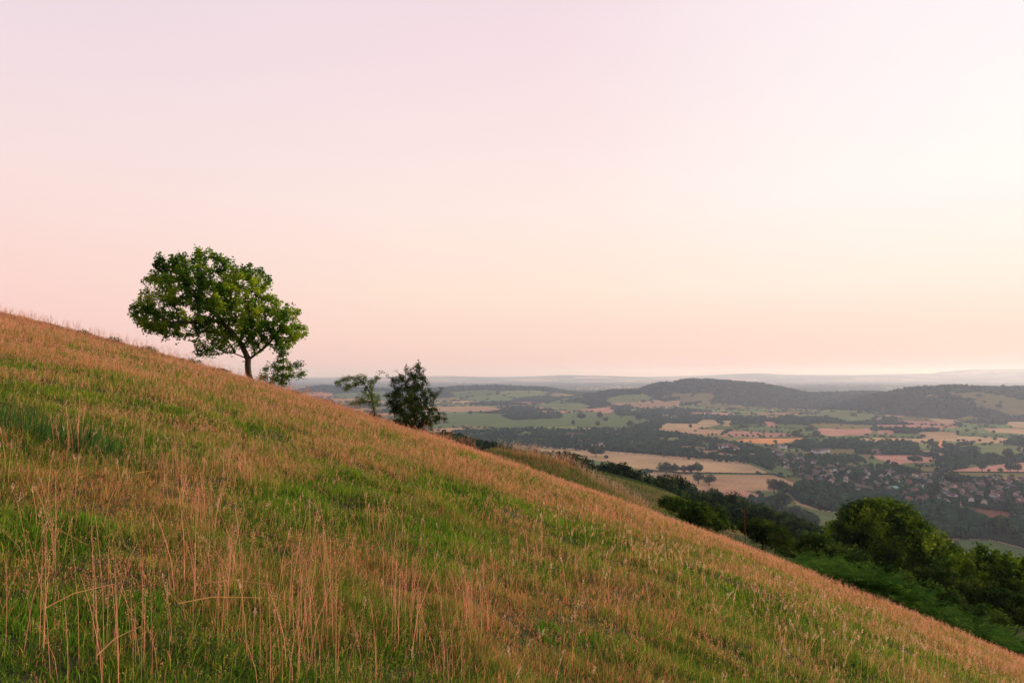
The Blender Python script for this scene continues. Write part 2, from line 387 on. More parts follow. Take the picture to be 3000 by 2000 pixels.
def edge_dist(poly, x, y):
    d = np.full(x.shape, 1e9); n = len(poly)
    for i in range(n):
        a, b = poly[i], poly[(i + 1) % n]; e = b - a
        t = np.clip(((x - a[0]) * e[0] + (y - a[1]) * e[1]) / (e @ e + 1e-9), 0, 1)
        d = np.minimum(d, np.hypot(x - a[0] - t * e[0], y - a[1] - t * e[1]))
    return d
# patchwork seeds, cells growing with distance
sd_ = []
yy = 380.0
while yy < 43000:
    s = 125 + yy * 0.032
    xs = np.arange(-1.6 * yy - s, 1.6 * yy + s, s * 1.35)
    for xq in xs: sd_.append((xq + rng.uniform(-.45, .45) * s, yy + rng.uniform(-.4, .4) * s))
    yy += s * 0.95
SEED = np.array(sd_); NS = len(SEED)
SR = rng.random((NS, 4))
_cellsz = 400.0
def nearest_two(x, y):
    """nearest and second nearest seed by a coarse search in log-distance rows"""
    x = x.ravel(); y = y.ravel(); n = len(x)
    i1 = np.zeros(n, int); d1 = np.full(n, 1e18); d2 = np.full(n, 1e18)
    o = np.argsort(y)
    for k in range(0, n, 4000):
        idx = o[k:k + 4000]; ya, yb = y[idx[0]], y[idx[-1]]
        mg = 2.4 * (125 + yb * 0.032)
        s = np.where((SEED[:, 1] > ya - mg) & (SEED[:, 1] < yb + mg))[0]
        if len(s) == 0: continue
        D = (x[idx, None] - SEED[s, 0]) ** 2 + (y[idx, None] - SEED[s, 1]) ** 2
        p = np.argpartition(D, 1, axis=1)[:, :2] if len(s) > 2 else np.zeros((len(idx), 2), int)
        r = np.arange(len(idx)); a, b = D[r, p[:, 0]], D[r, p[:, 1]]
        sw = a > b
        i1[idx] = s[np.where(sw, p[:, 1], p[:, 0])]
        d1[idx] = np.sqrt(np.minimum(a, b)); d2[idx] = np.sqrt(np.maximum(a, b))
    return i1, d1, d2
def jig(x, y, k=1.0):
    return x + k * 30 * (fbm(x / 160, y / 160, 0, 41, 2) - .5), y + k * 30 * (fbm(x / 160, y / 160, 7, 43, 2) - .5)
def hill_height(x, y): return z_plain(x, y) - PLAIN
SH = hill_height(SEED[:, 0], SEED[:, 1]); SDIST = SEED[:, 1]
wood_n = fbm(SEED[:, 0] / 900, SEED[:, 1] / 700, 0, 3, 2)
wood_p = np.where(SDIST < 1900, 0.46, np.where(SDIST < 3200, 0.31, np.where(SDIST < 7500, 0.26, 0.22)))
onhill = (SH > 28) & (SDIST < 8000)
U_ = SEED[:, 0] / SEED[:, 1]
left_open = (U_ < 0.22) & (SDIST > 3300) & ~onhill
SWOOD = (SR[:, 0] * 0.5 + wood_n * 0.9 - 0.2 < wood_p) 
SWOOD = np.where(left_open, SR[:, 0] < 0.16, SWOOD)
SWOOD = np.where(onhill, (SR[:, 0] < 0.9) | (SH > 45), SWOOD)
SWOOD = np.where(SDIST > 9000, SR[:, 0] < 0.45, SWOOD)
SWOOD = np.where(onhill & (SDIST > 5200) & (SH < 70) & (U_ < 0.12), SR[:, 0] < 0.3, SWOOD)
PAL = [GR, GR * .9, GR2, OL, WH2, GR2 * 1.15, PK * .9, GR2 * .95, OL * 1.1, GR * 1.15, WH]
SCOL = np.array([PAL[int(r * 10.99)] for r in SR[:, 1]]) * (0.85 + 0.3 * SR[:, 2:3])
SCOL[SWOOD] = C(44, 56, 32)
VILLAGE = [(2275,1352),(2330,1342),(2480,1366),(2560,1382),(2700,1392),(2860,1402),(3010,1405),(3300,1408),(3300,1540),(3010,1535),(2950,1500),(2860,1490),(2760,1478),(2600,1478),(2550,1440),(2400,1424),(2330,1392)]
VW = world_poly(VILLAGE, 400.0)
WOODS = [world_poly(p, 400.0) for p in (
    [(1300,1262),(1640,1257),(1840,1259),(1930,1264),(2100,1290),(2150,1300),(2280,1330),(2262,1380),(2200,1354),(2142,1349),(1874,1328),(1721,1316),(1560,1306),(1300,1290)],
    [(1465,1192),(1600,1196),(1650,1210),(1640,1224),(1500,1229),(1465,1212)],
    [(1800,1195),(2000,1200),(2060,1226),(2040,1238),(1950,1238),(1880,1225),(1868,1216),(1805,1212)],
    [(2290,1300),(2370,1292),(2540,1296),(2850,1300),(2860,1330),(2740,1340),(2540,1331),(2300,1318)],
    [(2258,1336),(2540,1343),(2620,1362),(2760,1360),(2860,1366),(2762,1388),(2560,1384),(2480,1364),(2330,1344)],
    [(2346,1420),(2400,1424),(2550,1440),(2600,1478),(2760,1480),(2850,1515),(2980,1536),(3200,1540),(3200,1620),(3010,1606),(2900,1580),(2790,1577),(2600,1560),(2470,1501),(2400,1493),(2335,1468),(2312,1442)],
    [(2560,1215),(2600,1180),(2622,1160),(2700,1138),(2790,1133),(2785,1150),(2850,1170),(2860,1190),(2920,1205),(2930,1222),(2800,1228),(2600,1214)],
    [(1880,1150),(1950,1122),(2090,1112),(2230,1124),(2350,1150),(2560,1148),(2600,1165),(2560,1200),(2300,1195),(2080,1180),(2095,1155),(1990,1150)])]
def classify(x, y):
    """field id (explicit), patchwork cell, distance to the nearest boundary, colour"""
    sh = x.shape; x = x.ravel(); y = y.ravel()
    jx, jy = jig(x, y)
    i1, d1, d2 = nearest_two(jx, jy)
    edge = (d2 - d1) * 0.5
    col = SCOL[i1].copy(); wood = SWOOD[i1].copy(); fid = np.full(len(x), -1)
    zf = z_hill(x, y); slope = zf > z_plain(x, y) - 6
    wood[slope] = True; col[slope] = C(52, 66, 34)
    v = inside(VW, x, y); wood[v] = False; col[v] = C(88, 98, 56); edge[v] = 99
    gap = fbm(x / 60, y / 75, 0, 77, 3)
    for k, P in enumerate(WOODS):
        ins = inside(P, x, y); ins &= ((k == 0) & (y < 2300) & (edge_dist(P, x, y) < 45)) | ((gap > 0.485) | (k == 5) | ((k > 5) & (gap > 0.28))); wood[ins] = True; col[ins] = C(44, 56, 32); v[ins] = False; edge[ins] = 99
    for k, (nm, c, P, l) in enumerate(FW):
        b0, b1 = P.min(0) - 30, P.max(0) + 30
        cand = np.where((x > b0[0]) & (x < b1[0]) & (y > b0[1]) & (y < b1[1]))[0]
        if len(cand) == 0: continue
        ins = inside(P, x[cand], y[cand]); s = cand[ins]
        fid[s] = k; col[s] = c; wood[s] = False
        e = edge_dist(P, x[s], y[s]); edge[s] = np.maximum(e, 0)
    return fid, i1, edge, col, wood, v, slope
# rows of the land: even steps on the picture near by, no coarser than 60 m on the hills
rows = [128.0]
while rows[-1] < 42800:
    y = rows[-1]
    dy = min(0.62 * y * y / (683 * 215.0), 38 + max(0, y - 7500) * 0.03, y * 0.04) if y > 700 else y * 0.012
    rows.append(y + max(dy, 1.5))
rows = np.array(rows)
cols = np.concatenate([np.linspace(-1.5, -0.86, 40)[:-1], np.linspace(-0.86, -0.36, 120)[:-1], np.linspace(-0.36, 0.82, 640), np.linspace(0.82, 1.5, 50)[1:]])
Yg = np.repeat(rows[:, None], len(cols), 1); Xg = Yg * cols[None, :]
Zg = terrain(Xg, Yg); Zg[Yg < 141] -= 0.6
Vv = np.stack([Xg, Yg, Zg], -1).reshape(-1, 3)
qq = grid_faces(len(rows), len(cols))
cxy = Vv[qq].mean(1)
fid, cid, edge, fcol, fwood, fvil, fslope = classify(cxy[:, 0], cxy[:, 1])
# the strip along a boundary is rough hedge bottom
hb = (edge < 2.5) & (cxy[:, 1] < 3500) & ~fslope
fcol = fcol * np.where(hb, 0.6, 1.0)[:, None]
def land(name, mask, mat, label):
    f = qq[mask]
    if len(f) == 0: return
    u_, inv = np.unique(f, return_inverse=True)
    me = mesh_np(name, Vv[u_], inv.reshape(-1, 4), np.full(len(f), 4), mats=[mat], smooth=True, face_tint=fcol[mask])
    tag(link(name, me), label, kind='structure')
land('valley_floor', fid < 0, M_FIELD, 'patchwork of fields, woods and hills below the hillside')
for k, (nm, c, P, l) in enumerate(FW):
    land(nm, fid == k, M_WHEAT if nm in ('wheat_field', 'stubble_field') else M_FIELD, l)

# ------------------------------------------------------------------ foliage materials
m = MT('distant_leaves'); M_FAR = m.leafy(m.hsv(m.attr(), v=m.mapr(m.noise(0.35, 3), 0.6, 1.5, 0.3, 0.7)), 0.15)
m = MT('tree_leaves'); M_LEAF = m.leafy(m.attr(), 0.45)
m = MT('bark'); nz = m.noise(9.0, 4)
M_BARK = m.solid(m.ramp(nz, [(0.3, (.028, .020, .014)), (0.7, (.085, .062, .042))]), 0.95, bump=(nz, 0.6, 0.02))

def ico(sub):
    import bmesh
    bm = bmesh.new(); bmesh.ops.create_icosphere(bm, subdivisions=sub, radius=1.0)
    v = np.array([q.co[:] for q in bm.verts]); f = np.array([[q.index for q in p.verts] for p in bm.faces]); bm.free()
    return v, f
ICO = {1: ico(1), 2: ico(2)}

# ------------------------------------------------------------------ a leafy tree of medium detail (a few hundred metres away)
def tube(pts, rads, sides=6):
    """a tapered tube through pts; returns V, faces(quads)"""
    pts = [np.asarray(p, float) for p in pts]; V, F = [], []
    ref = np.array([0.31, 0.87, 0.2]); n = len(pts)
    for i, p in enumerate(pts):
        d = pts[min(i + 1, n - 1)] - pts[max(i - 1, 0)]; d = d / (np.linalg.norm(d) + 1e-9)
        a = np.cross(d, ref); a /= np.linalg.norm(a) + 1e-9; b = np.cross(d, a)
        for k in range(sides):
            t = 2 * math.pi * k / sides
            V.append(p + rads[i] * (math.cos(t) * a + math.sin(t) * b))
    for i in range(n - 1):
        for k in range(sides):
            F.append([i * sides + k, i * sides + (k + 1) % sides, (i + 1) * sides + (k + 1) % sides, (i + 1) * sides + k])
    return np.array(V), np.array(F)
class Bag:
    def __init__(s): s.V, s.F, s.T, s.n = [], [], [], 0
    def add(s, V, F, T=None):
        s.V.append(V); s.F.append(np.asarray(F) + s.n); s.n += len(V)
        if T is not None: s.T.append(np.broadcast_to(T, (len(V), 3)))
    def mesh(s, name, mats, smooth=False):
        V = np.vstack(s.V); w_ = [f.shape[1] for f in s.F]
        loops = np.concatenate([f.ravel() for f in s.F]); counts = np.concatenate([np.full(len(f), f.shape[1]) for f in s.F])
        return mesh_np(name, V, loops, counts, tint=np.vstack(s.T) if s.T else None, mats=mats, smooth=smooth)
def leaves(cen, size, rg, aspect=1.6, up=0.35, nrm=None, fold=0.25):
    """folded diamond leaves: 4 verts, 2 triangles each"""
    n = len(cen)
    d = rg.normal(size=(n, 3)); d[:, 2] = d[:, 2] * 0.6 - 0.1
    d /= np.linalg.norm(d, axis=1)[:, None]
    nn = rg.normal(size=(n, 3)); nn[:, 2] += up * 3
    if nrm is not None: nn = nn * 0.6 + nrm * 1.4
    s_ = np.cross(d, nn); s_ /= np.linalg.norm(s_, axis=1)[:, None] + 1e-9
    nn = np.cross(s_, d)
    size = np.broadcast_to(size, (n,))[:, None]
    a = cen - d * size * 0.5; b = cen + d * size * 0.5
    w_ = size / aspect * 0.5
    mid = cen - d * size * 0.05
    c = mid + s_ * w_ + nn * w_ * fold; e = mid - s_ * w_ + nn * w_ * fold
    V = np.stack([a, c, b, e], 1).reshape(-1, 3)
    i = np.arange(n)[:, None] * 4
    F = np.concatenate([i + [0, 1, 2], i + [0, 2, 3]], 1).reshape(-1, 3)
    return V, F
DARK = np.array([.008, .028, .013]); MID = np.array([.024, .064, .022]); LITE = np.array([.11, .16, .035])
def leaf_tint(P, seed, base=MID, dark=DARK, lite=LITE, scale=1.2, rg=rng):
    t = fbm(P[:, 0] / scale, P[:, 1] / scale, P[:, 2] / scale, seed, 3)
    t = np.clip((t - 0.5) * 2.4 + 0.5 + rg.normal(size=len(P)) * 0.16, 0, 1)[:, None]
    c = np.where(t < 0.5, dark + (base - dark) * t * 2, base + (lite - base) * (t - 0.5) * 2)
    return c
def medium_tree(seed, w=9.0, h=10.0, nl=1500, shape=0):
    rg = np.random.default_rng(seed)
    lobes = []
    nlb = rg.integers(8, 13)
    for i in range(nlb):
        a = 2 * math.pi * (i / nlb) + rg.uniform(-.4, .4); rr = rg.uniform(0.18, 0.36) * w
        zz = rg.uniform(0.34, 0.74) * h
        k = 1 - 0.45 * abs(zz / h - 0.5) * 2
        lobes.append((rr * k * math.cos(a), rr * k * math.sin(a), zz, rg.uniform(.17, .25) * w))
    lobes.append((rg.uniform(-.5, .5), rg.uniform(-.5, .5), h * 0.78, w * 0.22)); lobes.append((0, 0, h * 0.55, w * 0.33))
    lobes = np.array(lobes)
    k = rg.choice(len(lobes), nl, p=lobes[:, 3] ** 2 / (lobes[:, 3] ** 2).sum())
    d = rg.normal(size=(nl, 3)); d /= np.linalg.norm(d, axis=1)[:, None]
    P = lobes[k, :3] + d * lobes[k, 3:4] * (rg.random((nl, 1)) ** 0.25) * [1, 1, 0.85]
    P = P[P[:, 2] > h * 0.10]; d = d[:len(P)]
    nr = P - [0, 0, h * 0.5]; nr /= np.linalg.norm(nr, axis=1)[:, None]
    V, F = leaves(P, rg.uniform(0.55, 1.15, len(P)) * w / 10, rg, 1.3, 0.3, nr)
    T = np.repeat(leaf_tint(P, seed, MID * .8, DARK * .7, LITE * .75, 1.6, rg), 4, 0)
    crown = mesh_np('crown', V, F, np.full(len(F), 3), tint=T, mats=[M_LEAF])
    b = Bag()
    b.add(*tube([(0, 0, -0.6), (0.05, 0, h * .15), (0.1, .05, h * .45), (0, 0, h * .7)], [h * .035, h * .028, h * .02, h * .008]))
    for l in lobes[:6]: b.add(*tube([(0.08, 0.03, h * .28), tuple(l[:3] * [.5, .5, .8]), tuple(l[:3])], [h * .014, h * .01, h * .004], 5))
    return crown, b.mesh('trunk', [M_BARK])
def core_blob(bag, c, r, seed, sub=2):
    v, f = ICO[sub]
    n = v * (0.82 + 0.36 * vnoise(v[:, 0] * 2 + c[0], v[:, 1] * 2 + c[1], v[:, 2] * 2 + c[2], seed)[:, None])
    bag.add(n * r + c, f, DARK)
PROTO = [medium_tree(100 + i, *a) for i, a in enumerate([(9, 9.5), (10.5, 9), (8, 10.5), (11, 10), (7, 11), (9.5, 8.5)])]
CONIF = []
def put_tree(loc, width, height, name='tree', label=None, cat='tree', group=None, k=None, rz=None):
    k = int(rng.integers(len(PROTO))) if k is None else k
    cr, tr = PROTO[k]
    w0 = [(9, 9.5), (10.5, 9), (8, 10.5), (11, 10), (7, 11), (9.5, 8.5)][k]
    e = link(name, None, loc=loc); e.scale = (width / w0[0], width / w0[0], height / w0[1]); e.rotation_euler = (0, 0, rng.uniform(0, 6.28) if rz is None else rz)
    tag(e, label, cat, group)
    link('trunk', tr, e); link('crown', cr, e)
    return e
# single trees one can point at: base pixel, crown width and height in pixels, label
SOLO = [(1746,1338,52,30,'round tree standing alone in the big wheat field'),(1776,1345,16,12,'small bush right of the lone round tree in the big wheat field'),
 (1952,1388,50,34,'broadest tree at the left end of the row between the wheat fields'),(1978,1386,28,28,'paler second tree in the row between the wheat fields'),
 (2002,1387,28,26,'third tree in the row between the wheat fields'),(2022,1387,28,26,'fourth tree in the row between the wheat fields'),(2043,1387,34,32,'tallest tree at the right end of the row between the wheat fields'),
 (2046,1416,36,34,'pale loose tree in front of the lower wheat field'),(2078,1422,42,34,'round dark tree right of the pale loose tree by the lower wheat field'),
 (1703,1230,28,22,'pair like broad tree at the left of the broad pasture'),(1758,1228,18,24,'tall dark tree in the upper middle of the broad pasture'),(1775,1236,18,15,'small round tree right of the tall one in the broad pasture'),
 (1751,1250,12,18,'slim small tree low in the middle of the broad pasture'),(1679,1248,10,20,'slim tree at the lower left of the broad pasture'),(1820,1226,26,24,'dark tree on the upper right edge of the broad pasture'),
 (1873,1236,22,24,'tree at the right end of the broad pasture'),(1845,1252,20,22,'tree at the lower right corner of the broad pasture'),(1377,1216,14,14,'single dark tree under the pinkish tan field left of the pasture'),
 (2877,1382,26,32,'upright dark tree on the left part of the salmon field'),(2931,1383,16,12,'low bush between the two bigger trees on the salmon field'),(2960,1384,30,32,'left one of the twin trees on the salmon field'),(2982,1384,26,30,'right one of the twin trees on the salmon field'),
 (2680,1357,36,24,'dark tree at the lower edge of the wedge shaped orange field'),(2796,1424,56,42,'big dark tree crown in the middle of the village'),(2742,1462,34,48,'tall dark upright tree in front of the white village houses'),
 (2515,1428,22,34,'dark pointed tree left of the turquoise roof in the village'),(2545,1430,24,30,'second dark pointed tree left of the turquoise roof'),(2688,1394,34,22,'rounded tree at the back edge of the village'),
 (2400,1245,24,18,'tree above the orange field'),(2333,1284,22,24,'round tree standing on the back edge of the thin orange field'),(2391,1286,26,26,'tree at the right tip of the thin orange field'),
 (2271,1298,14,10,'small tree on the lower edge of the thin orange field'),(2500,1221,22,12,'tree in the green pasture under the hills'),(2518,1215,14,16,'upright tree in the corner of the green pasture under the hills'),
 (2884,1180,10,8,'small tree on the olive hill meadow'),(2932,1182,10,9,'second small tree on the olive hill meadow'),(2926,1196,18,14,'larger tree low on the olive hill meadow'),(2868,1163,14,10,'tree high on the olive hill meadow'),
 (1912,1181,8,6,'tiny dark tree in the peach field under the middle hill'),
 (1948,1285,20,20,'tree left of the ragged wheat field'),(2023,1256,12,14,'small tree on the ragged pale wheat field'),(2955,1346,30,34,'round tree below the bright green field'),(2912,1350,26,26,'round tree in front of the bright green field'),
 (2290,1500,60,56,'big round dark tree on the left of the olive pasture'),(2330,1528,70,44,'low spreading trees beside the olive pasture'),(2360,1545,60,46,'wide dark tree at the bottom of the olive pasture'),(2300,1455,46,40,'round tree at the top edge of the olive pasture'),
 (2930,1575,66,62,'very large rounded tree in the wood under the village'),(2268,1446,40,44,'leaning pale green tree below the corner of the lower wheat field'),(2290,1446,40,38,'dark tree below the corner of the lower wheat field')]
SOLO_XY = []
for px, py, pw, ph, lb in SOLO:
    g = on_ground(px, py, 330.0)
    x, y = g; kx = y / FOC
    put_tree((x, y, float(terrain(x, y))), pw * kx * 1.05, ph * kx * 1.1, 'field_tree', lb)
    SOLO_XY.append((x, y, pw * kx * .5))
SOLO_XY = np.array(SOLO_XY)

# ------------------------------------------------------------------ houses
def paint(name, c, rough=0.9, v=0.15, sc=0.6):
    mm = MT(name); nz = mm.noise(sc, 4); rgbn = mm.n('ShaderNodeRGB'); rgbn.outputs[0].default_value = tuple(c) + (1,)
    return mm.solid(mm.hsv(rgbn.outputs[0], v=mm.mapr(nz, 1 - v, 1 + v, 0.3, 0.7)), rough)
M_WALL = [paint('white_render', (.74, .70, .66)), paint('cream_render', (.60, .52, .42)), paint('red_brick', (.30, .13, .09)), paint('pale_brick', (.42, .27, .20)), paint('pink_render', (.66, .40, .34))]
M_ROOF = [paint('red_tiles', (.15, .075, .055)), paint('brown_tiles', (.10, .070, .060)), paint('grey_slates', (.10, .10, .11)), paint('dusty_tiles', (.20, .125, .10))]
M_GLASS = MT('window_glass').solid((.02, .025, .03), 0.15, spec=0.6)
M_TEAL = paint('turquoise_sheet', (.22, .52, .44), 0.5)
def box_v(x0, x1, y0, y1, z0, z1):
    V = np.array([(x, y, z) for z in (z0, z1) for y in (y0, y1) for x in (x0, x1)], float)
    F = np.array([(0, 2, 3, 1), (4, 5, 7, 6), (0, 1, 5, 4), (2, 6, 7, 3), (0, 4, 6, 2), (1, 3, 7, 5)])
    return V, F
def gable(L_, W_, e, rdg, ov=0.4, th=0.18):
    """roof of two thick slopes along x"""
    b = Bag()
    for s in (-1, 1):
        y0, y1 = s * (W_ / 2 + ov), 0.0
        z0, z1 = e - ov * (rdg - e) / (W_ / 2), rdg
        V = np.array([(-L_/2-ov, y0, z0), (L_/2+ov, y0, z0), (L_/2+ov, y1, z1), (-L_/2-ov, y1, z1)])
        V = np.vstack([V, V + [0, 0, th]])
        b.add(V, np.array([(0, 1, 2, 3), (4, 5, 6, 7), (0, 1, 5, 4), (2, 3, 7, 6), (1, 2, 6, 5), (3, 0, 4, 7)]))
    return b
def house_meshes(L_, W_, e, rdg, wing):
    w1 = Bag(); w1.add(*box_v(-L_/2, L_/2, -W_/2, W_/2, -2, e))
    for s in (-1, 1):
        V = np.array([(s*L_/2, -W_/2, e), (s*L_/2, W_/2, e), (s*L_/2, 0, rdg)]); w1.add(V, np.array([(0, 1, 2)]))
    r1 = gable(L_, W_, e, rdg)
    if wing:
        a = 0.62 * W_
        w1.add(*box_v(L_*.12, L_*.12 + a, -W_/2 - wing, -W_/2 + .1, -2, e * .97))
        V = np.array([(L_*.12, -W_/2-wing, e*.97), (L_*.12+a, -W_/2-wing, e*.97), (L_*.12+a/2, -W_/2-wing, e*.97 + a*.4)]); w1.add(V, np.array([(0, 1, 2)]))
        for s in (0, 1):
            x0 = L_*.12 - .3 if s == 0 else L_*.12 + a + .3; xm = L_*.12 + a/2
            V = np.array([(x0, -W_/2-wing-.3, e*.97-.2), (xm, -W_/2-wing-.3, e*.97+a*.4+.05), (xm, 0, e*.97+a*.4+.05), (x0, 0, e*.97-.2)])
            V = np.vstack([V, V + [0, 0, .15]]); r1.add(V, np.array([(0, 1, 2, 3), (4, 5, 6, 7), (0, 1, 5, 4), (2, 3, 7, 6), (1, 2, 6, 5), (3, 0, 4, 7)]))
    wn = Bag(); nw = max(2, int(L_ / 3.2))
    for s in (-1, 1):
        for fz in (0.9, 3.6):
            if fz + 1.2 > e: continue
            for i in range(nw):
                x = -L_/2 + L_ * (i + .5) / nw
                if s < 0 and wing and L_*.12 - .6 < x < L_*.12 + .62 * W_ + .6: continue
                wn.add(*box_v(x - .55, x + .55, s * (W_/2 + .03) - .04, s * (W_/2 + .03) + .04, fz, fz + 1.2))
    ch = Bag(); ch.add(*box_v(-L_*.38, -L_*.38 + .9, -.4, .4, rdg - 1, rdg + 1.3)); ch.add(*box_v(-L_*.38 - .1, -L_*.38 + 1.0, -.5, .5, rdg + 1.3, rdg + 1.45))
    return w1, r1, wn, ch
def wall_mesh(w1, wn, mat):
    b = Bag(); nw_ = sum(len(f) for f in w1.F)
    for q in (w1, wn):
        for f in q.F: b.F.append(f + b.n)
        b.V += q.V; b.n += q.n
    me = b.mesh('wall', [mat, M_GLASS]); a = np.ones(len(me.polygons), np.int32); a[:nw_] = 0
    me.polygons.foreach_set('material_index', a); return me
HSH = [(10, 8, 5.2, 8.2, 0), (13, 8, 5.0, 8.0, 3.5), (9, 7.5, 2.9, 5.8, 0), (22, 8.5, 5.2, 8.2, 0), (12, 9, 5.4, 9.0, 4)]
HM = []
for i, a in enumerate(HSH):
    w1, r1, wn, ch = house_meshes(*a)
    HM.append(([wall_mesh(w1, wn, mm) for mm in M_WALL], [r1.mesh('roof', [mm]) for mm in M_ROOF], None, ch.mesh('chimney', [M_WALL[2]])))
WN = ['white rendered', 'cream rendered', 'red brick', 'pale brick', 'pink washed']; RN = ['red', 'brown', 'grey', 'dusty red']
SN = ['two storey house', 'gabled wing house', 'low bungalow', 'long terrace', 'tall gabled house']
HXY = []
def put_house(x, y, rz, k, wi, ri, place, group, scale=1.0, label=None):
    lab_ = label or ('%s %s, %s roof, %s' % (WN[wi], SN[k], RN[ri], place))
    label = lab_
    e = link('house', None, loc=(x, y, float(terrain(x, y)))); e.rotation_euler = (0, 0, rz); e.scale = (scale,) * 3
    tag(e, label or ('%s %s, %s roof, %s' % (WN[wi], SN[k], RN[ri], place)), 'house', group)
    a = HM[k]
    link('wall', a[0][wi], e); link('chimney', a[3], link('roof', a[1][ri], e))
    HXY.append((x, y)); return e
VP = VW
cand = []
lo, hi = VP.min(0), VP.max(0); hi[0] = min(hi[0], 0.80 * 1500)
tries = 0
while len(cand) < 165 and tries < 60000:
    tries += 1
    x, y = rng.uniform(lo[0], hi[0]), rng.uniform(lo[1], hi[1])
    if not inside(VP, np.array([x]), np.array([y]))[0] or abs(x / y) > 0.80: continue
    if fbm(x / 90, y / 90, 0, 71, 2) < 0.36: continue
    if any(inside(P, np.array([x]), np.array([y]))[0] for _, _, P, _ in FW) or inside(WOODS[5], np.array([x]), np.array([y]))[0]: continue
    if cand and min((x - a) ** 2 + (y - b) ** 2 for a, b in cand) < 19 ** 2: continue
    if np.hypot(SOLO_XY[:, 0] - x, SOLO_XY[:, 1] - y).min() < 12: continue
    cand.append((x, y))
def part_of(x, y):
    u = x / y; d = 'front' if y < 1120 else ('middle' if y < 1300 else 'back')
    return ('%s, %s' % (d, 'by the wheat corner' if u < 0.42 else ('at the pointed trees' if u < 0.50 else ('by the turquoise roof' if u < 0.59 else ('by the tall upright tree' if u < 0.67 else 'near the brown field')))))
for x, y in cand:
    ang = 0.5 * round(fbm(x / 220, y / 220, 0, 55, 1) * 6) + rng.choice([0, math.pi / 2]) + rng.normal() * .08
    k = int(rng.choice([0, 1, 2, 3, 4], p=[.34, .2, .18, .13, .15])); wi = int(rng.choice(5, p=[.40, .2, .18, .16, .06])); ri = int(rng.choice(4, p=[.22, .36, .24, .18]))
    put_house(x, y, ang, k, wi, ri, part_of(x, y), 'village houses')
def cluster(pts, wi, ri, place, group, k=None, y0=500.0, sc=1.0):
    for j, (px, py) in enumerate(pts):
        g = on_ground(px, py, y0)
        put_house(g[0], g[1], rng.uniform(-.5, .5), (k if k is not None else int(rng.integers(0, 5))), wi if wi is not None else int(rng.integers(0, 4)), ri, place, group, sc)
cluster([(1647,1277),(1655,1276),(1664,1275),(1672,1277),(1680,1275),(1690,1276),(1699,1277),(1660,1284),(1676,1283)], 0, 1, 'in the white hamlet', 'houses of the white hamlet', sc=1.25)
cluster([(1712,1288),(1725,1291),(1740,1286),(1765,1293),(1780,1271),(1802,1276),(1817,1300),(1850,1298),(1875,1303),(1700,1295),(1760,1304),(1930,1290)], None, 3, 'in the wood beside the white hamlet', 'houses scattered in the wood')
cluster([(2112,1316),(2126,1314),(2140,1317),(2150,1322)], 0, 0, 'in the group above the big wheat field', 'big white houses above the wheat field', 4, sc=1.7)
cluster([(2268,1326),(2274,1330),(2285,1336)], 0, 1, 'left of the small green field', 'white houses by the small green field', 4, sc=1.3)
cluster([(2388,1326),(2398,1327),(2408,1326),(2417,1324)], 0, 1, 'in the row right of the small green field', 'row of white houses', 1, sc=1.3)
cluster([(2310,1340),(2325,1346),(2290,1342),(2335,1338),(2345,1347),(2300,1352)], None, 2, 'at the left tip of the village', 'houses at the left tip of the village', None, 450.0)
cluster([(2030,1217),(2070,1214),(2083,1215),(1950,1222),(1975,1226),(2255,1205)], 0, 3, 'far off under the middle hill', 'far houses under the middle hill', 1, sc=1.8)
g = on_ground(2574, 1329); put_house(g[0], g[1], 0.1, 3, 4, 3, '', 'barns', 1.6, 'long pink barn with a dusty red roof above the orange wedge field')
g = on_ground(1367, 1287); put_house(g[0], g[1], 0.3, 1, 0, 1, '', None, 1.5, 'lone white house just above the hillside edge right of the bush')
g = on_ground(2292, 1312); put_house(g[0], g[1], 0.3, 4, 0, 2, '', None, 1.2, 'single white house above the small green field')
# hall with a turquoise arched roof
g = on_ground(2621, 1434, 450.0)
e = tag(link('village_hall', None, loc=(g[0], g[1], float(terrain(*g)))), 'low hall with a pale turquoise arched roof in the village', 'hall')
b = Bag(); b.add(*box_v(-9, 9, -7, 7, -2, 3.4)); link('wall', b.mesh('wall', [M_WALL[1]]), e)
b = Bag(); ar = [( -9.6 + 0 * t, 7.6 * math.cos(t), 3.2 + 3.4 * math.sin(t)) for t in np.linspace(0, math.pi, 13)]
V = np.array(ar + [(9.6, p[1], p[2]) for p in ar]); b.add(V, np.array([(i, i + 1, i + 14, i + 13) for i in range(12)]))
b.add(np.array(ar), np.array([list(range(13))])); b.add(np.array([(9.6, p[1], p[2]) for p in ar]), np.array([list(range(13))]))
link('roof', b.mesh('roof', [M_TEAL]), e); HXY.append(g)
b = Bag(); b.add(*box_v(-1.2, 1.2, -7.08, -6.9, 0, 2.3)); link('door', b.mesh('door', [M_GLASS]), e)
HXY = np.array(HXY)

# ------------------------------------------------------------------ every other tree of the valley and the lower slopes
cx_, cy_, cs_ = [], [], []
y = 330.0
while y < 17000:
    s = max(8.5, y / 190.0) if y > 1100 else 8.0
    xs = np.arange(-0.40 * y, (1.05 if y < 2500 else 0.84) * y, s)
    cx_.append(xs + rng.uniform(-.48, .48, len(xs)) * s); cy_.append(y + rng.uniform(-.48, .48, len(xs)) * s); cs_.append(np.full(len(xs), s))
    y += s
y = 185.0
while y < 330:
    xs = np.arange(0.06 * y, 1.05 * y, 6.0)
    cx_.append(xs + rng.uniform(-2.8, 2.8, len(xs))); cy_.append(y + rng.uniform(-2.8, 2.8, len(xs))); cs_.append(np.full(len(xs), 6.0))
    y += 6.0
cx_, cy_, cs_ = map(np.concatenate, (cx_, cy_, cs_))
tf, tcell, tedge, _, twood, tv, tsl = classify(cx_, cy_)
r0 = rng.random(len(cx_)); far = cy_ > 3500
ew = np.maximum(5.0, cs_ * 0.55)
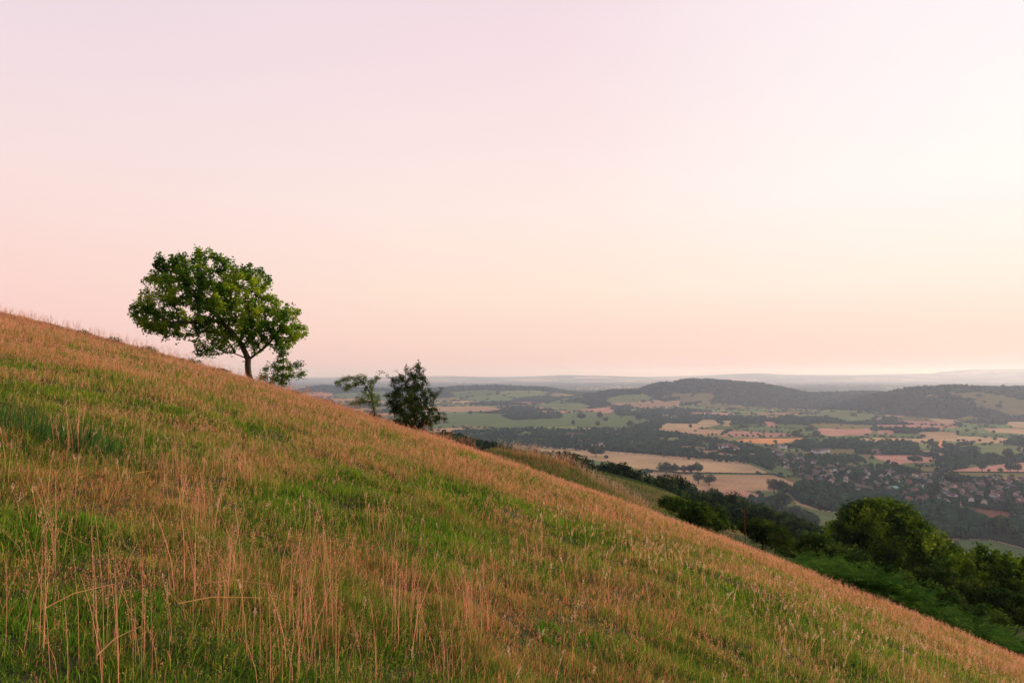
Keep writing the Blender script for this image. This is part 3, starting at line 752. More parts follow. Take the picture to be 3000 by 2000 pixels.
dens = np.where(cy_ < 1200, 1.0, 0.9)
hedge_on = (SR[tcell, 3] > 0.25)
keep = (twood & (r0 < dens) & (tf < 0)) | ((tf < 0) & (tedge < ew) & (r0 < np.where(hedge_on, 0.62, 0.2))) | (tv & (r0 < 0.85)) | ((tf < 0) & ~tv & (r0 < 0.018)) | ((tf >= 0) & (tedge < 4.5) & (r0 < 0.22) & (cy_ > 1900)) 
zt = terrain(cx_, cy_)
bellow = (z_hill(cx_, cy_) > z_plain(cx_, cy_) - 2)
keep &= ~((cy_ < 600) & (cx_ / cy_ < -0.10))
clear_band = np.abs(cx_ / cy_ - 0.2) < 2
keep &= seen_margin(cx_, cy_, zt + 14) > -6
# leave the houses in sight
u_t = cx_ / cy_
for hx, hy in HXY:
    if rng.random() < .3: continue
    keep &= ~((np.abs(cx_ - hx * cy_ / hy) < 7.5) & (cy_ > hy - 28) & (cy_ < hy + 7))
for hx, hy, hr in SOLO_XY:
    keep &= ~((np.abs(cx_ - hx * cy_ / hy) < hr + 3) & (cy_ > hy - 60) & (cy_ < hy + hr + 3))
# sight lines over the lower edges of the explicit fields: nothing tall straight in front of them
for kf, (nm, c, P, l) in enumerate(FW):
    px0, px1 = (P[:, 0] / P[:, 1]).min(), (P[:, 0] / P[:, 1]).max()
    cnd = np.where(keep & (u_t > px0 - .01) & (u_t < px1 + .01) & (cy_ > P[:, 1].min() * 0.62) & (cy_ > 780) & (cy_ < P[:, 1].max()))[0]
    if len(cnd) == 0: continue
    # point where the sight line over the tree top meets the plain
    ztop = zt[cnd] + 9.0; k_ = PLAIN / ztop
    hitx, hity = cx_[cnd] * k_, cy_[cnd] * k_
    keep[cnd[inside(P, hitx, hity) & (edge_dist(P, hitx, hity) > np.maximum(22, hity * 0.012))]] = False
ids = np.where(keep)[0]
tx, ty, tz, ts = cx_[ids], cy_[ids], zt[ids], cs_[ids]
th = rng.uniform(6.0, 13.0, len(ids)) * np.where(ty < 330, 0.68, 1.0) * np.where(ty < 1100, rng.uniform(.75, 1.05, len(ids)), 1.0)
th = np.where(twood[ids], th * 1.12, th * 0.85)
th = th * np.where(rng.random(len(ids)) < .12, 1.35, 1.0); tw_ = th * rng.uniform(0.7, 1.2, len(ids)); tw_ = np.maximum(tw_, ts * 1.05)
LP = np.array([(1290,1264),(1330,1272),(1400,1292),(1470,1305),(1560,1318),(1600,1320),(1670,1324),(1710,1340),(1760,1348),(1840,1362),(1883,1374),(1990,1388),(2010,1404),(2115,1430),(2180,1450),(2240,1470),(2262,1480),(2300,1492),(2350,1510),(2400,1545),(2450,1580),(2520,1600),(3100,1660)], float)
lu, lv = ray(LP[:, 0], LP[:, 1])
cap = np.where(ty < 800, (np.interp(tx / ty, lu, lv) + .004) * ty - tz, 99) * rng.uniform(.9, 1.06, len(ids))
cap = np.where(tx / ty < lu[0], 99, cap); sc_ = np.minimum(1, cap / th)
okk = (cap > 2.2); th = th * sc_; tw_ = tw_ * np.maximum(sc_, .6)
ids, tx, ty, tz, ts, th, tw_ = (q[okk] for q in (ids, tx, ty, tz, ts, th, tw_))
vis = seen_margin(tx, ty, tz + th) > 0.6
size_px = th / ty
order = np.argsort(-np.where(vis & (np.abs(tx / ty) < 0.76), size_px, 0))
near_ids = order[:250]
def region(x, y):
    if y < 620: return 'in the dark belt on the lower slope below the hillside', 'trees of the belt below the hillside'
    if y < 1000: return 'in the wood between the hillside and the village', 'trees of the wood below the village'
    return 'on the valley floor near the village', 'trees near the village'
KN = ['rounded', 'broad low', 'upright', 'spreading', 'slim', 'flat topped']
for i in near_ids:
    k = int(rng.integers(6)); gr = region(tx[i], ty[i])[1]
    pl = 'in the belt below the hillside' if ty[i] < 620 else ('in the wood below the village' if ty[i] < 1000 else 'near the village')
    tone = 'large' if th[i] > 10.5 else ('mid-sized' if th[i] > 8.5 else 'small')
    uu = tx[i] / ty[i]
    side = 'behind the grassy shoulder' if uu < 0.12 else ('behind the pale pasture slope' if uu < 0.27 else ('left of the olive pasture' if uu < 0.38 else ('left of the big dark tree' if uu < 0.47 else ('behind the big dark tree' if uu < 0.65 else 'behind the right hand trees'))))
    put_tree((tx[i], ty[i], tz[i] - .2), tw_[i], th[i], 'woodland_tree', '%s %s tree %s %s' % (tone, KN[k], pl, side), 'tree', gr, k)
rest = np.setdiff1d(np.arange(len(ids)), near_ids)
def blob_mesh(idx, sub, lumps, seed):
    if len(idx) == 0: return None
    v, f = ICO[sub]; nv = len(v); n = len(idx)
    Vs, Fs, Ts, off = [], [], [], 0
    rg = np.random.default_rng(seed)
    for l in range(lumps):
        w_ = tw_[idx] * 0.5; h_ = th[idx] * 0.5
        if lumps > 1:
            a = rg.uniform(0, 6.28, n); o = rg.uniform(.15, .5, n) * w_
            ox, oy = np.cos(a) * o, np.sin(a) * o; k = rg.uniform(.55, .8, n); oz = rg.uniform(-.25, .4, n) * h_
        else: ox = oy = oz = 0; k = 1.0
        d = 0.72 + 0.56 * rg.random((n, nv)) ** 1.0
        d = d if sub == 1 else 0.80 + 0.4 * vnoise(v[None, :, 0] * 1.7 + tx[idx][:, None], v[None, :, 1] * 1.7 + ty[idx][:, None], v[None, :, 2] * 1.7, seed) + 0.16 * (rg.random((n, nv)) - .5)
        P = np.empty((n, nv, 3))
        P[..., 0] = (tx[idx] + ox)[:, None] + v[None, :, 0] * d * (w_ * k)[:, None] * 1.05
        P[..., 1] = (ty[idx] + oy)[:, None] + v[None, :, 1] * d * (w_ * k)[:, None] * 1.05
        P[..., 2] = (tz[idx] + h_ * 0.98 + oz)[:, None] + v[None, :, 2] * d * (h_ * k)[:, None] * 1.05
        Vs.append(P.reshape(-1, 3)); Fs.append((f[None] + (np.arange(n) * nv)[:, None, None] + off).reshape(-1, 3)); off += n * nv
        t = fbm(tx[idx] / 60, ty[idx] / 60, 0, 91, 2)[:, None] * .7 + rg.random((n, 1)) * 1.1 - .35
        c = DARK * 0.8 + (MID * 1.05 - DARK * 0.8) * np.clip(t, 0, 1.8) * [.82, 1.15, 1.1]
        Ts.append(np.repeat(c, nv, 0) * (1 + .25 * (rg.random((n * nv, 1)) - .5)))
    return np.vstack(Vs), np.vstack(Fs), np.vstack(Ts)
parts = []
# the nearer ones of the mass as leafy crowns
LITE_T = [medium_tree(400 + i, 9, 9.5, 300) for i in range(4)]
LG = []
for cr, tr in LITE_T:
    v = np.empty(len(cr.vertices) * 3); cr.vertices.foreach_get('co', v); v = v.reshape(-1, 4, 3)
    c = v.mean(1, keepdims=True); v = c + (v - c) * 1.75; v = v.reshape(-1, 3)
    t = np.empty(len(cr.vertices) * 4, np.float32); cr.attributes['tint'].data.foreach_get('color', t); LG.append((v, t.reshape(-1, 4)[:, :3]))
for i in rest[ty[rest] < 900]:
    v, t = LG[int(rng.integers(4))]; a = rng.uniform(0, 6.28); ca, sa = math.cos(a), math.sin(a)
    P = np.stack([(v[:, 0] * ca - v[:, 1] * sa) * tw_[i] / 9, (v[:, 0] * sa + v[:, 1] * ca) * tw_[i] / 9, v[:, 2] * th[i] / 9.5], 1) + [tx[i], ty[i], tz[i]]
    n = len(v) // 4; q = np.arange(n)[:, None] * 4
    parts.append((P, np.concatenate([q + [0, 1, 2], q + [0, 2, 3]], 1).reshape(-1, 3), t * rng.uniform(.7, 1.3)))
pass;print('leafy', (ty[rest] < 900).sum())
for sub, lumps, a, b_ in ((2, 3, 900, 1300), (2, 2, 1300, 2300), (1, 2, 2300, 4500), (1, 1, 4500, 99999)):
    idx = rest[(ty[rest] >= a) & (ty[rest] < b_)]
    p = blob_mesh(idx, sub, lumps, 300 + int(a))
    if p: parts.append(p)
pass;print('trees', len(ids), 'individual', len(near_ids), len(parts))
bag = Bag()
for p in parts: bag.add(*p)
tag(link('woodland', bag.mesh('woodland', [M_FAR], smooth=False)), 'dark woods and hedgerows spread over the valley', kind='stuff')
# thin hedge between the two wheat fields
def hedge(pts, h, lb, wd=2.2):
    P = world_poly(pts, 400.0); b = Bag(); Q = []
    for a, c in zip(P[:-1], P[1:]):
        n = max(2, int(np.hypot(*(c - a)) / 3.0))
        for t in np.linspace(0, 1, n, endpoint=False): Q.append(a + (c - a) * t)
    Q = np.array(Q); zz = terrain(Q[:, 0], Q[:, 1])
    for (x, y), z in zip(Q, zz):
        v, f = ICO[1]; k = rng.uniform(.75, 1.25, (len(v), 1))
        b.add(v * k * [2.4, 2.4, h * .62 * rng.uniform(.8, 1.2)] + [x, y, z + h * .45], f, DARK + (MID - DARK) * rng.random() * .7)
    tag(link('hedge', b.mesh('hedge', [M_FAR])), lb, 'hedge')
hedge([(1880,1376),(1990,1385),(2100,1387),(2265,1389),(2300,1400)], 2.6, 'long thin dark hedge between the two wheat fields')
hedge([(2700,1383),(2800,1383),(2900,1383.5),(3010,1384.5),(3060,1385)], 2.2, 'low hedge under the salmon coloured field')

# ------------------------------------------------------------------ hill grass: blades, stems and seed heads
m = MT('grass_blades'); M_GRASS = m.leafy(m.attr(), 0.40)
def near_ground(px, py, y0=2.0, y1=48.0):
    return on_ground(px, py, y0, y1)
def perp(n, rg):
    a = rg.uniform(0, 2 * math.pi, n); return np.stack([np.cos(a), np.sin(a), np.zeros(n)], 1)
def blade_geo(P, lean, h, w_, tint, seg, rg, sdir=None):
    """P base, lean (n,2) horizontal displacement of the tip in blade heights"""
    n = len(P); s_ = perp(n, rg) if sdir is None else sdir; h = h[:, None]; w_ = w_[:, None] * 0.5
    ln = np.concatenate([lean, np.zeros((n, 1))], 1); up = np.array([0, 0, 1.0])
    rise = np.sqrt(np.clip(1 - (lean ** 2).sum(1, keepdims=True) * 0.7, 0.08, 1))
    tip = P + (ln + up * rise) * h
    if seg == 1:
        V = np.stack([P - s_ * w_, P + s_ * w_, tip], 1).reshape(-1, 3)
        F = np.arange(n * 3).reshape(-1, 3); return V, F, np.repeat(tint, 3, 0), None
    mid = P + (ln * 0.32 + up * rise * 0.56) * h
    V = np.stack([P - s_ * w_, P + s_ * w_, mid + s_ * w_ * .8, mid - s_ * w_ * .8, tip], 1).reshape(-1, 3)
    i = np.arange(n)[:, None] * 5
    return V, i + [0, 1, 2, 3], np.repeat(tint, 5, 0), i + [3, 2, 4]
GREEN = np.array([.15, .29, .020]); DGREEN = np.array([.045, .12, .012]); YGREEN = np.array([.36, .42, .045])
STRAW = np.array([.65, .40, .15]); RUST = np.array([.69, .25, .115]); PINK = np.array([.84, .42, .29]); BROWN = np.array([.17, .095, .05])
def dryness(x, y):
    n = fbm(x / 0.95, y / 1.25, 0, 61, 4); n2 = fbm(x / 4.5, y / 4.5, 0, 67, 2)
    d = 0.17 + 0.42 * sstep(np.hypot(x, y), 3.0, 15) + (n - .5) * 1.8 + (n2 - .5) * 0.6
    return np.clip(d, 0, 1)
def scatter_pts(y0, y1, dens, rg, xm=0.82, pad=1.2):
    A = xm * (y1 * y1 - y0 * y0) + 2 * pad * (y1 - y0); n = int(A * dens)
    y = np.sqrt(rg.uniform(y0 * y0, y1 * y1, n)); x = rg.uniform(-1, 1, n) * (xm * y + pad)
    return x, y
def mixc(a, b, t): return a + (b - a) * t[:, None]
def tufts(y0, y1, ntuft, nper, h0, h1, w_, seg, seed, bag, wild=1.0):
    rg = np.random.default_rng(seed)
    cx, cyy = scatter_pts(y0, y1, ntuft, rg); n = len(cx)
    cs = rg.uniform(.6, 1.5, n) * (0.25 + 1.6 * fbm(cx / .45, cyy / .45, 0, 81, 3))
    x = np.repeat(cx, nper); y = np.repeat(cyy, nper); k = np.repeat(cs, nper)
    N_ = len(x); a = rg.uniform(0, 2 * math.pi, N_); r = np.sqrt(rg.random(N_)) * 0.055 * k * wild
    x = x + np.cos(a) * r; y = y + np.sin(a) * r
    z = terrain(x, y) - 0.01
    sp = np.where(rg.random(N_) < .25, rg.uniform(.95, 1.18, N_), rg.uniform(0.05, .85, N_))
    lean = np.stack([np.cos(a) * sp, np.sin(a) * sp], 1) + [0.08, -0.02]
    h = rg.uniform(h0, h1, N_) * k
    d = dryness(x, y); tr = np.clip(d * 1.15 - 0.1 + rg.normal(size=N_) * .22, 0, 1)
    g = mixc(DGREEN, GREEN, np.clip(fbm(x / .5, y / .5, 0, 83, 2) * 1.6 - .3 + rg.normal(size=N_) * .2, 0, 1))
    g = np.where((rg.random(N_) < .16)[:, None], YGREEN, g)
    dr = mixc(STRAW, RUST, np.clip(fbm(x / 4, y / 4, 0, 85, 2) * 2 - .6 + .45 * sstep(np.hypot(x, y), 9, 26) + rg.normal(size=N_) * .3, 0, 1))
    dr = np.where((rg.random(N_) < .18)[:, None], BROWN, dr)
    t = np.where((rg.random(N_) < tr * .50)[:, None], dr, mixc(g, np.array([.28, .27, .07]), tr * .75))
    t = t * rg.uniform(.65, 1.3, (N_, 1))
    V, F, T, F2 = blade_geo(np.stack([x, y, z], 1), lean, h, np.full(N_, w_) * rg.uniform(.7, 1.3, N_), t, seg, rg)
    off = bag.n; bag.add(V, F, T)
    if F2 is not None: bag.F.append(F2 + off)
bag = Bag()
tufts(1.9, 5.5, 760, 19, .025, .065, .0038, 2, 1, bag)
tufts(5.5, 9, 400, 15, .03, .075, .0055, 2, 2, bag)
tufts(9, 15, 170, 13, .035, .09, .009, 2, 3, bag, 1.2)
tufts(15, 26, 56, 12, .05, .12, .016, 1, 4, bag, 1.6)
tufts(26, 50, 16, 12, .06, .15, .027, 1, 5, bag, 2.4)
rgh = np.random.default_rng(9)
for (a_, b_, dn, sz) in ((1.9, 5, 1500, .016), (5, 9, 600, .022), (9, 16, 160, .034)):
    x, y = scatter_pts(a_, b_, dn, rgh); kk = rgh.random(len(x)) < np.clip(1.25 - dryness(x, y) * 1.7, 0, 1); x, y = x[kk], y[kk]
    P = np.stack([x, y, terrain(x, y) + rgh.uniform(0, .03, len(x))], 1)
    V, F = leaves(P, rgh.uniform(.6, 1.4, len(x)) * sz, rgh, 1.25, .9)
    T = np.repeat(mixc(DGREEN, GREEN * 1.15, np.clip(fbm(x / .3, y / .3, 0, 14, 2) * 1.7 - .35 + rgh.normal(size=len(x)) * .25, 0, 1)), 4, 0)
    bag.add(V, F, T)
tag(link('turf', bag.mesh('turf', [M_GRASS])), 'short green and straw coloured grass covering the hillside', kind='stuff')

def spikelets(P, size, col, rg):
    n = len(P); d = rg.normal(size=(n, 3)); d[:, 2] = np.abs(d[:, 2]) + .6; d /= np.linalg.norm(d, axis=1)[:, None]
    s_ = np.cross(d, rg.normal(size=(n, 3))); s_ /= np.linalg.norm(s_, axis=1)[:, None]
    L_ = size[:, None]
    V = np.stack([P, P + d * L_ * .5 + s_ * L_ * .24, P + d * L_, P + d * L_ * .5 - s_ * L_ * .24], 1).reshape(-1, 3)
    return V, np.arange(n * 4).reshape(-1, 4), np.repeat(col, 4, 0)
def stems(x, y, h, w_, nsp, spk, rg, bag, col=None, airy=2.0, lean0=0.30, headlen=0.42, scol=None, wind=(0.05, 0.0)):
    n = len(x); z = terrain(x, y) - .01
    a = rg.uniform(0, 2 * math.pi, n); sp = np.abs(rg.normal(size=n)) * lean0
    ln = np.stack([np.cos(a) * sp + wind[0], np.sin(a) * sp + wind[1]], 1)
    P0 = np.stack([x, y, z], 1); L3 = np.concatenate([ln, np.zeros((n, 1))], 1)
    def at(t): 
        t = np.asarray(t); t = t[:, None] if t.ndim else t
        return P0 + (L3 * t ** 1.8 + np.array([0, 0, 1.0]) * (t - 0.05 * t ** 2 * 1)) * h[:, None]
    if col is None: col = mixc(RUST, STRAW, np.clip(rg.normal(size=n) * .3 + .45 - .35 * sstep(np.hypot(x, y), 8, 24), 0, 1)) * rg.uniform(.7, 1.1, (n, 1))
    s_ = perp(n, rg); ww = (w_ * rg.uniform(.8, 1.2, n))[:, None] * .5
    rings = [(0.0, 1.0), (.4, .9), (.75, .7), (1.0, .35)]
    V = np.stack(sum([[at(t) - s_ * ww * k, at(t) + s_ * ww * k] for t, k in rings], []), 1).reshape(-1, 3)
    i = np.arange(n)[:, None] * 8
    F = np.concatenate([i + [0, 1, 3, 2], i + [2, 3, 5, 4], i + [4, 5, 7, 6]], 0)
    bag.add(V, F, np.repeat(col, 8, 0))
    if nsp:
        idx = np.repeat(np.arange(n), nsp); m_ = len(idx); t = 1 - rg.random(m_) ** 0.8 * headlen
        base = P0[idx] + (L3[idx] * t[:, None] ** 1.8 + np.array([0, 0, 1.0]) * (t - .05 * t ** 2)[:, None]) * h[idx][:, None]
        rad = airy * 0.035 * np.sin(np.clip((1 - t) / headlen, 0, 1) * 2.6 + .35) * rg.random(m_) * (h[idx] / .5)
        aa = rg.uniform(0, 2 * math.pi, m_)
        base = base + np.stack([np.cos(aa) * rad, np.sin(aa) * rad, rg.normal(size=m_) * .006], 1)
        sc = (mixc(PINK, STRAW * 1.1, rg.random(n) ** 1.5) * rg.uniform(.75, 1.15, (n, 1))) if scol is None else np.broadcast_to(scol, (n, 3)) * rg.uniform(.8, 1.15, (n, 1))
        bag.add(*spikelets(base, spk * rg.uniform(.7, 1.3, m_), sc[idx] * rg.uniform(.75, 1.2, (m_, 1)), rg))
bag = Bag(); rg = np.random.default_rng(77)
def stem_zone(y0, y1, dens, hh, w_, nsp, spk, thr=.35):
    x, y = scatter_pts(y0, y1, dens, rg)
    d = dryness(x, y) * .6 + fbm(x / 1.1, y / 1.1, 0, 87, 3) * .8
    k = rg.random(len(x)) < np.clip((d - thr) * 2.2, 0.04, 1); x, y = x[k], y[k]
    hn = 0.75 + 0.6 * fbm(x / 2.2, y / 2.2, 0, 89, 2)
    stems(x, y, rg.uniform(hh * .55, hh * 1.15, len(x)) * hn, w_, nsp, spk, rg, bag)
stem_zone(2.0, 3.4, 40, .30, .0015, 34, .0042, .50)
stem_zone(3.4, 7, 62, .28, .0018, 30, .0055, .50)
stem_zone(7, 13, 56, .24, .0030, 18, .0095, .46)
stem_zone(13, 24, 44, .23, .0050, 11, .017, .42)
stem_zone(24, 50, 22, .25, .0090, 8, .028, .36)
for (a_, b_, dn, hh, sz) in ((2.1, 4.5, 260, .10, .0060), (4.5, 9, 150, .11, .010), (9, 17, 70, .12, .017), (17, 32, 24, .14, .030)):
    x, y = scatter_pts(a_, b_, dn, rg); kk = rg.random(len(x)) < np.clip(fbm(x / .6, y / .6, 0, 13, 3) * 3.2 - 1.1, .03, 1); x, y = x[kk], y[kk]
    stems(x, y, rg.uniform(.5, 1.5, len(x)) * hh, sz * .22, 7, sz, rg, bag, airy=2.6, headlen=.5)
# green stems mixed in
x, y = scatter_pts(2.2, 14, 30, rg); stems(x, y, rg.uniform(.08, .22, len(x)), .0025, 6, .007, rg, bag, col=mixc(GREEN, YGREEN, rg.random(len(x))) * 1.3, scol=STRAW)
# pinkish clumps of tall bent grass where the photograph shows bundles
for (px, py, n_, hh, rr) in [(300,1990,26,.62,.10),(560,1740,14,.60,.06),(640,1830,30,.62,.09),(700,1700,10,.55,.05),(610,1560,18,.60,.07),(545,1500,16,.55,.06),(890,1860,34,.62,.10),(900,1980,22,.6,.08),
        (1185,1800,26,.66,.08),(1200,1900,18,.6,.06),(1350,1830,24,.6,.09),(1410,1850,20,.55,.08),(120,1680,12,.6,.05),(140,1650,8,.55,.03),(500,1420,18,.5,.08),(430,1360,14,.5,.08),(700,1420,22,.5,.12),
        (200,1330,10,.5,.06),(240,1320,10,.5,.06),(980,1640,16,.5,.1),(1130,1580,16,.5,.1),(1530,1640,16,.42,.14),(60,1900,10,.5,.06),(330,1900,16,.55,.06),(460,1960,12,.5,.06),(780,1980,16,.5,.08),(1060,1990,12,.5,.06),(1290,1980,14,.5,.08)]:
    g = near_ground(px, py)
    if not g: continue
    n_ = int(n_ * .6) + 2; a = rg.uniform(0, 6.28, n_); r = rr * 1.8 * np.sqrt(rg.random(n_)); k = max(1, g[1] / 5)
    stems(g[0] + np.cos(a) * r, g[1] + np.sin(a) * r, rg.uniform(.45, 1.1, n_) * hh, (.0022 + .0006 * rg.random()) * k, 34, .0062 * k, rg, bag, col=np.broadcast_to(RUST * .6 + PINK * .5, (n_, 3)) * rg.uniform(.8, 1.2, (n_, 1)), lean0=.2, headlen=.4, airy=1.2, wind=(rg.uniform(-.1, .08), 0))
# pale fluffy heads at the lower right
x, y = scatter_pts(6.5, 12, 9, rg); k = (x / y > .02); x, y = x[k], y[k]
stems(x, y, rg.uniform(.18, .34, len(x)), .005, 26, .016, rg, bag, col=np.broadcast_to(STRAW, (len(x), 3)), scol=np.array([.72, .52, .33]), airy=.45, headlen=.22)
x, y = scatter_pts(3, 7, 6, rg)
stems(x, y, rg.uniform(.2, .4, len(x)), .003, 26, .009, rg, bag, col=np.broadcast_to(STRAW, (len(x), 3)), scol=np.array([.70, .50, .34]), airy=.35, headlen=.16)
Y = rg.uniform(26, 44, 1500); u = rg.uniform(-.78, -.05, 1500)
stems(u * Y, Y, rg.uniform(.35, .75, 1500), .007, 8, .026, rg, bag, col=np.broadcast_to(RUST, (1500, 3)), airy=1.6)
tag(link('seeding_grass', bag.mesh('seeding_grass', [M_GRASS])), 'tall reddish flowering grass stems with airy seed heads', kind='stuff')

# fallen, almost level stalks
bag = Bag()
for (a, b_) in [((130,1852),(330,1815)),((520,1830),(760,1842)),((600,1765),(800,1800)),((280,1998),(410,1950)),((130,1600),(255,1690)),((380,1440),(440,1437))]:
    g0, g1 = near_ground(*a), near_ground(*b_)
    if not g0 or not g1: continue
    p0 = np.array([g0[0], g0[1], float(terrain(*g0)) + .10]); p1 = np.array([g1[0], g1[1], float(terrain(*g1)) + .16])
    bag.add(*tube([p0, (p0 * .6 + p1 * .4) + [0, 0, .02], p1], [.0035, .003, .0018], 4), STRAW)
tag(link('fallen_stalks', bag.mesh('fallen_stalks', [M_GRASS])), 'pale dry stalks lying across the grass', kind='stuff')

# dark rush patch at the left, darker green tussocks
bag = Bag()
def rushes(cx, cyy, rx, ry, n, hh, w_, col):
    a = rg.uniform(0, 6.28, n); r = np.sqrt(rg.random(n)); x = cx + np.cos(a) * r * rx; y = cyy + np.sin(a) * r * ry
    x += (fbm(x * 2, y * 2, 0, 5, 2) - .5) * .4
    z = terrain(x, y) - .01; sp = np.abs(rg.normal(size=n)) * .22; a = rg.uniform(0, 6.28, n)
    V, F, T, F2 = blade_geo(np.stack([x, y, z], 1), np.stack([np.cos(a) * sp + .06, np.sin(a) * sp], 1), rg.uniform(.55, 1.1, n) * hh, np.full(n, w_), col * rg.uniform(.6, 1.4, (n, 1)), 2, rg)
    off = bag.n; bag.add(V, F, T); bag.F.append(F2 + off)
for (px, py, rx, ry, n, hh) in [(20,1255,.9,.45,420,.28),(110,1285,.8,.35,330,.27),(205,1310,.6,.3,260,.24),(330,1350,.4,.3,120,.2)]:
    g = near_ground(px, py)
    rushes(g[0], g[1], rx, ry, n, hh, .008, np.array([.065, .14, .030]))
tag(link('rushes', bag.mesh('rushes', [M_GRASS])), 'dark green rushes in a damp patch at the left of the slope', kind='stuff')
bag = Bag()
for (px, py, rx, ry, n, hh) in [(770,1330,.5,.5,500,.16),(1080,1330,.9,.6,900,.17),(1550,1500,.6,.5,500,.15),(1260,1560,.3,.3,400,.14),(1440,1640,.3,.3,400,.14),(700,1620,.2,.2,350,.13),(210,1560,.3,.3,500,.14),(1900,1640,.5,.5,500,.14),(2400,1850,.5,.4,600,.14),(1750,1900,.4,.3,600,.13),(60,1075,1.4,.8,700,.2),(380,1080,1.0,.8,500,.2),(2500,1900,.5,.4,600,.13),(120,1800,.3,.25,600,.12),(400,1780,.25,.2,500,.12)]:
    g = near_ground(px, py)
    if g: rushes(g[0], g[1], rx, ry, n, hh * .55, .004 + .0007 * g[1], np.array([.11, .25, .020]))
tag(link('lush_grass', bag.mesh('lush_grass', [M_GRASS])), 'brighter green lush grass tufts among the dry grass', kind='stuff')

# ------------------------------------------------------------------ trees and bushes grown branch by branch
def hit(px, py, Y): 
    u, v = ray(px, py); return np.array([u * Y, Y, v * Y])
def grow(attract, starts, step, influence, kill, iters=220, seed=0, grav=0.0):
    """space colonisation; starts: list of polylines (limbs already there). returns nodes, parents"""
    rg = np.random.default_rng(seed)
    nodes, par = [], []
    for pl, pa in starts:
        prev = pa
        for i, p in enumerate(pl):
            if i == 0 and pa >= 0: 
                # branch off the nearest existing node
                d = np.linalg.norm(np.array(nodes) - p, axis=1); prev = int(d.argmin()); continue
            nodes.append(np.asarray(p, float)); par.append(prev); prev = len(nodes) - 1
    A = np.array(attract); alive = np.ones(len(A), bool)
    Nn = np.array(nodes); near = np.full(len(A), -1); nd = np.full(len(A), 1e9)
    def upd(lo):
        new = Nn[lo:]
        ai = np.where(alive)[0]
        if len(ai) == 0: return
        D = np.linalg.norm(A[ai, None] - new[None], axis=2); j = D.argmin(1); dm = D[np.arange(len(ai)), j]
        b = dm < nd[ai]; nd[ai[b]] = dm[b]; near[ai[b]] = j[b] + lo
    upd(0)
    for it in range(iters):
        ai = np.where(alive & (nd < influence))[0]
        if len(ai) == 0: break
        dirs = A[ai] - Nn[near[ai]]; dirs /= np.linalg.norm(dirs, axis=1)[:, None] + 1e-9
        acc = np.zeros((len(Nn), 3)); np.add.at(acc, near[ai], dirs)
        g = np.where(np.abs(acc).sum(1) > 0)[0]
        dv = acc[g]; dv /= np.linalg.norm(dv, axis=1)[:, None] + 1e-9
        dv += rg.normal(size=dv.shape) * 0.22; dv[:, 2] -= grav; dv /= np.linalg.norm(dv, axis=1)[:, None]
        new = Nn[g] + dv * step
        lo = len(Nn); Nn = np.vstack([Nn, new]); par += list(g)
        upd(lo)
        alive &= nd > kill
        if len(Nn) > 14000: break
    return Nn, np.array(par)
def radii(Nn, par, tip, expo=2.3):
    r = np.zeros(len(Nn)); order = np.arange(len(Nn))[::-1]
    acc = np.zeros(len(Nn)); kids = np.zeros(len(Nn), int)
    for i in order:
        if acc[i] == 0: acc[i] = tip ** expo
        if par[i] >= 0: acc[par[i]] += acc[i]; kids[par[i]] += 1
    return acc ** (1 / expo), kids
def limb_mesh(name, Nn, par, r, sides=6, rmax=None, rmin=0.0):
    if rmax: r = np.minimum(r, rmax)
    i = np.where((par >= 0) & (r >= rmin))[0]; a, b = Nn[par[i]], Nn[i]
    gp = par[par[i]]; d = b - a; d /= np.linalg.norm(d, axis=1)[:, None] + 1e-9
    ref = np.array([.3, .8, .52]); s1 = np.cross(d, ref); s1 /= np.linalg.norm(s1, axis=1)[:, None] + 1e-9; s2 = np.cross(d, s1)
    ra = np.minimum(r[par[i]], r[i] * 1.35)[:, None]; rb = r[i][:, None]
    V = []
    for k in range(sides):
        t = 2 * math.pi * k / sides; o = math.cos(t) * s1 + math.sin(t) * s2
        V += [a - d * ra * .35 + o * ra, b + d * rb * .2 + o * rb]
    V = np.stack(V, 1).reshape(-1, 3); n = len(i)
    base = np.arange(n)[:, None] * sides * 2
    F = np.concatenate([base + [2 * k, 2 * ((k + 1) % sides), 2 * ((k + 1) % sides) + 1, 2 * k + 1] for k in range(sides)], 0)
    return mesh_np(name, V, F, np.full(len(F), 4), mats=[M_BARK], smooth=True)
def pt_in_px(poly, px, py): return inside(np.array(poly, float), np.asarray(px, float), np.asarray(py, float))
def crown_points(outline, Y, depth, n, seed, gaps=(), nscale=0.9, thr=0.42, cyc=None):
    """points filling a real volume: the outline as seen, at distance Y, with its own front-to-back thickness"""
    rg = np.random.default_rng(seed); o = np.array(outline, float); lo, hi = o.min(0), o.max(0); out = []
    c = o.mean(0) if cyc is None else np.array(cyc)
    tot = 0
    while tot < n:
        px, py = rg.uniform(lo[0], hi[0], 4000), rg.uniform(lo[1], hi[1], 4000)
        k = pt_in_px(o, px, py)
        for gx_, gy_, gr_ in gaps: k &= (np.hypot(px - gx_, py - gy_) > gr_) | (rg.random(len(px)) < .10)
        px, py = px[k], py[k]
        e = edge_dist(o, px, py); half = depth * np.sqrt(np.clip(e / (0.33 * min(hi - lo)), 0.02, 1))
        dy = rg.uniform(-1, 1, len(px)) * half
        u, v = ray(px, py); P = np.stack([u * Y, Y + dy, v * Y], 1)
        nz = fbm(P[:, 0] / nscale, P[:, 1] / nscale, P[:, 2] / nscale, seed, 2)
        P = P[nz > thr]; out.append(P); tot += len(P)
    return np.vstack(out)[:n]
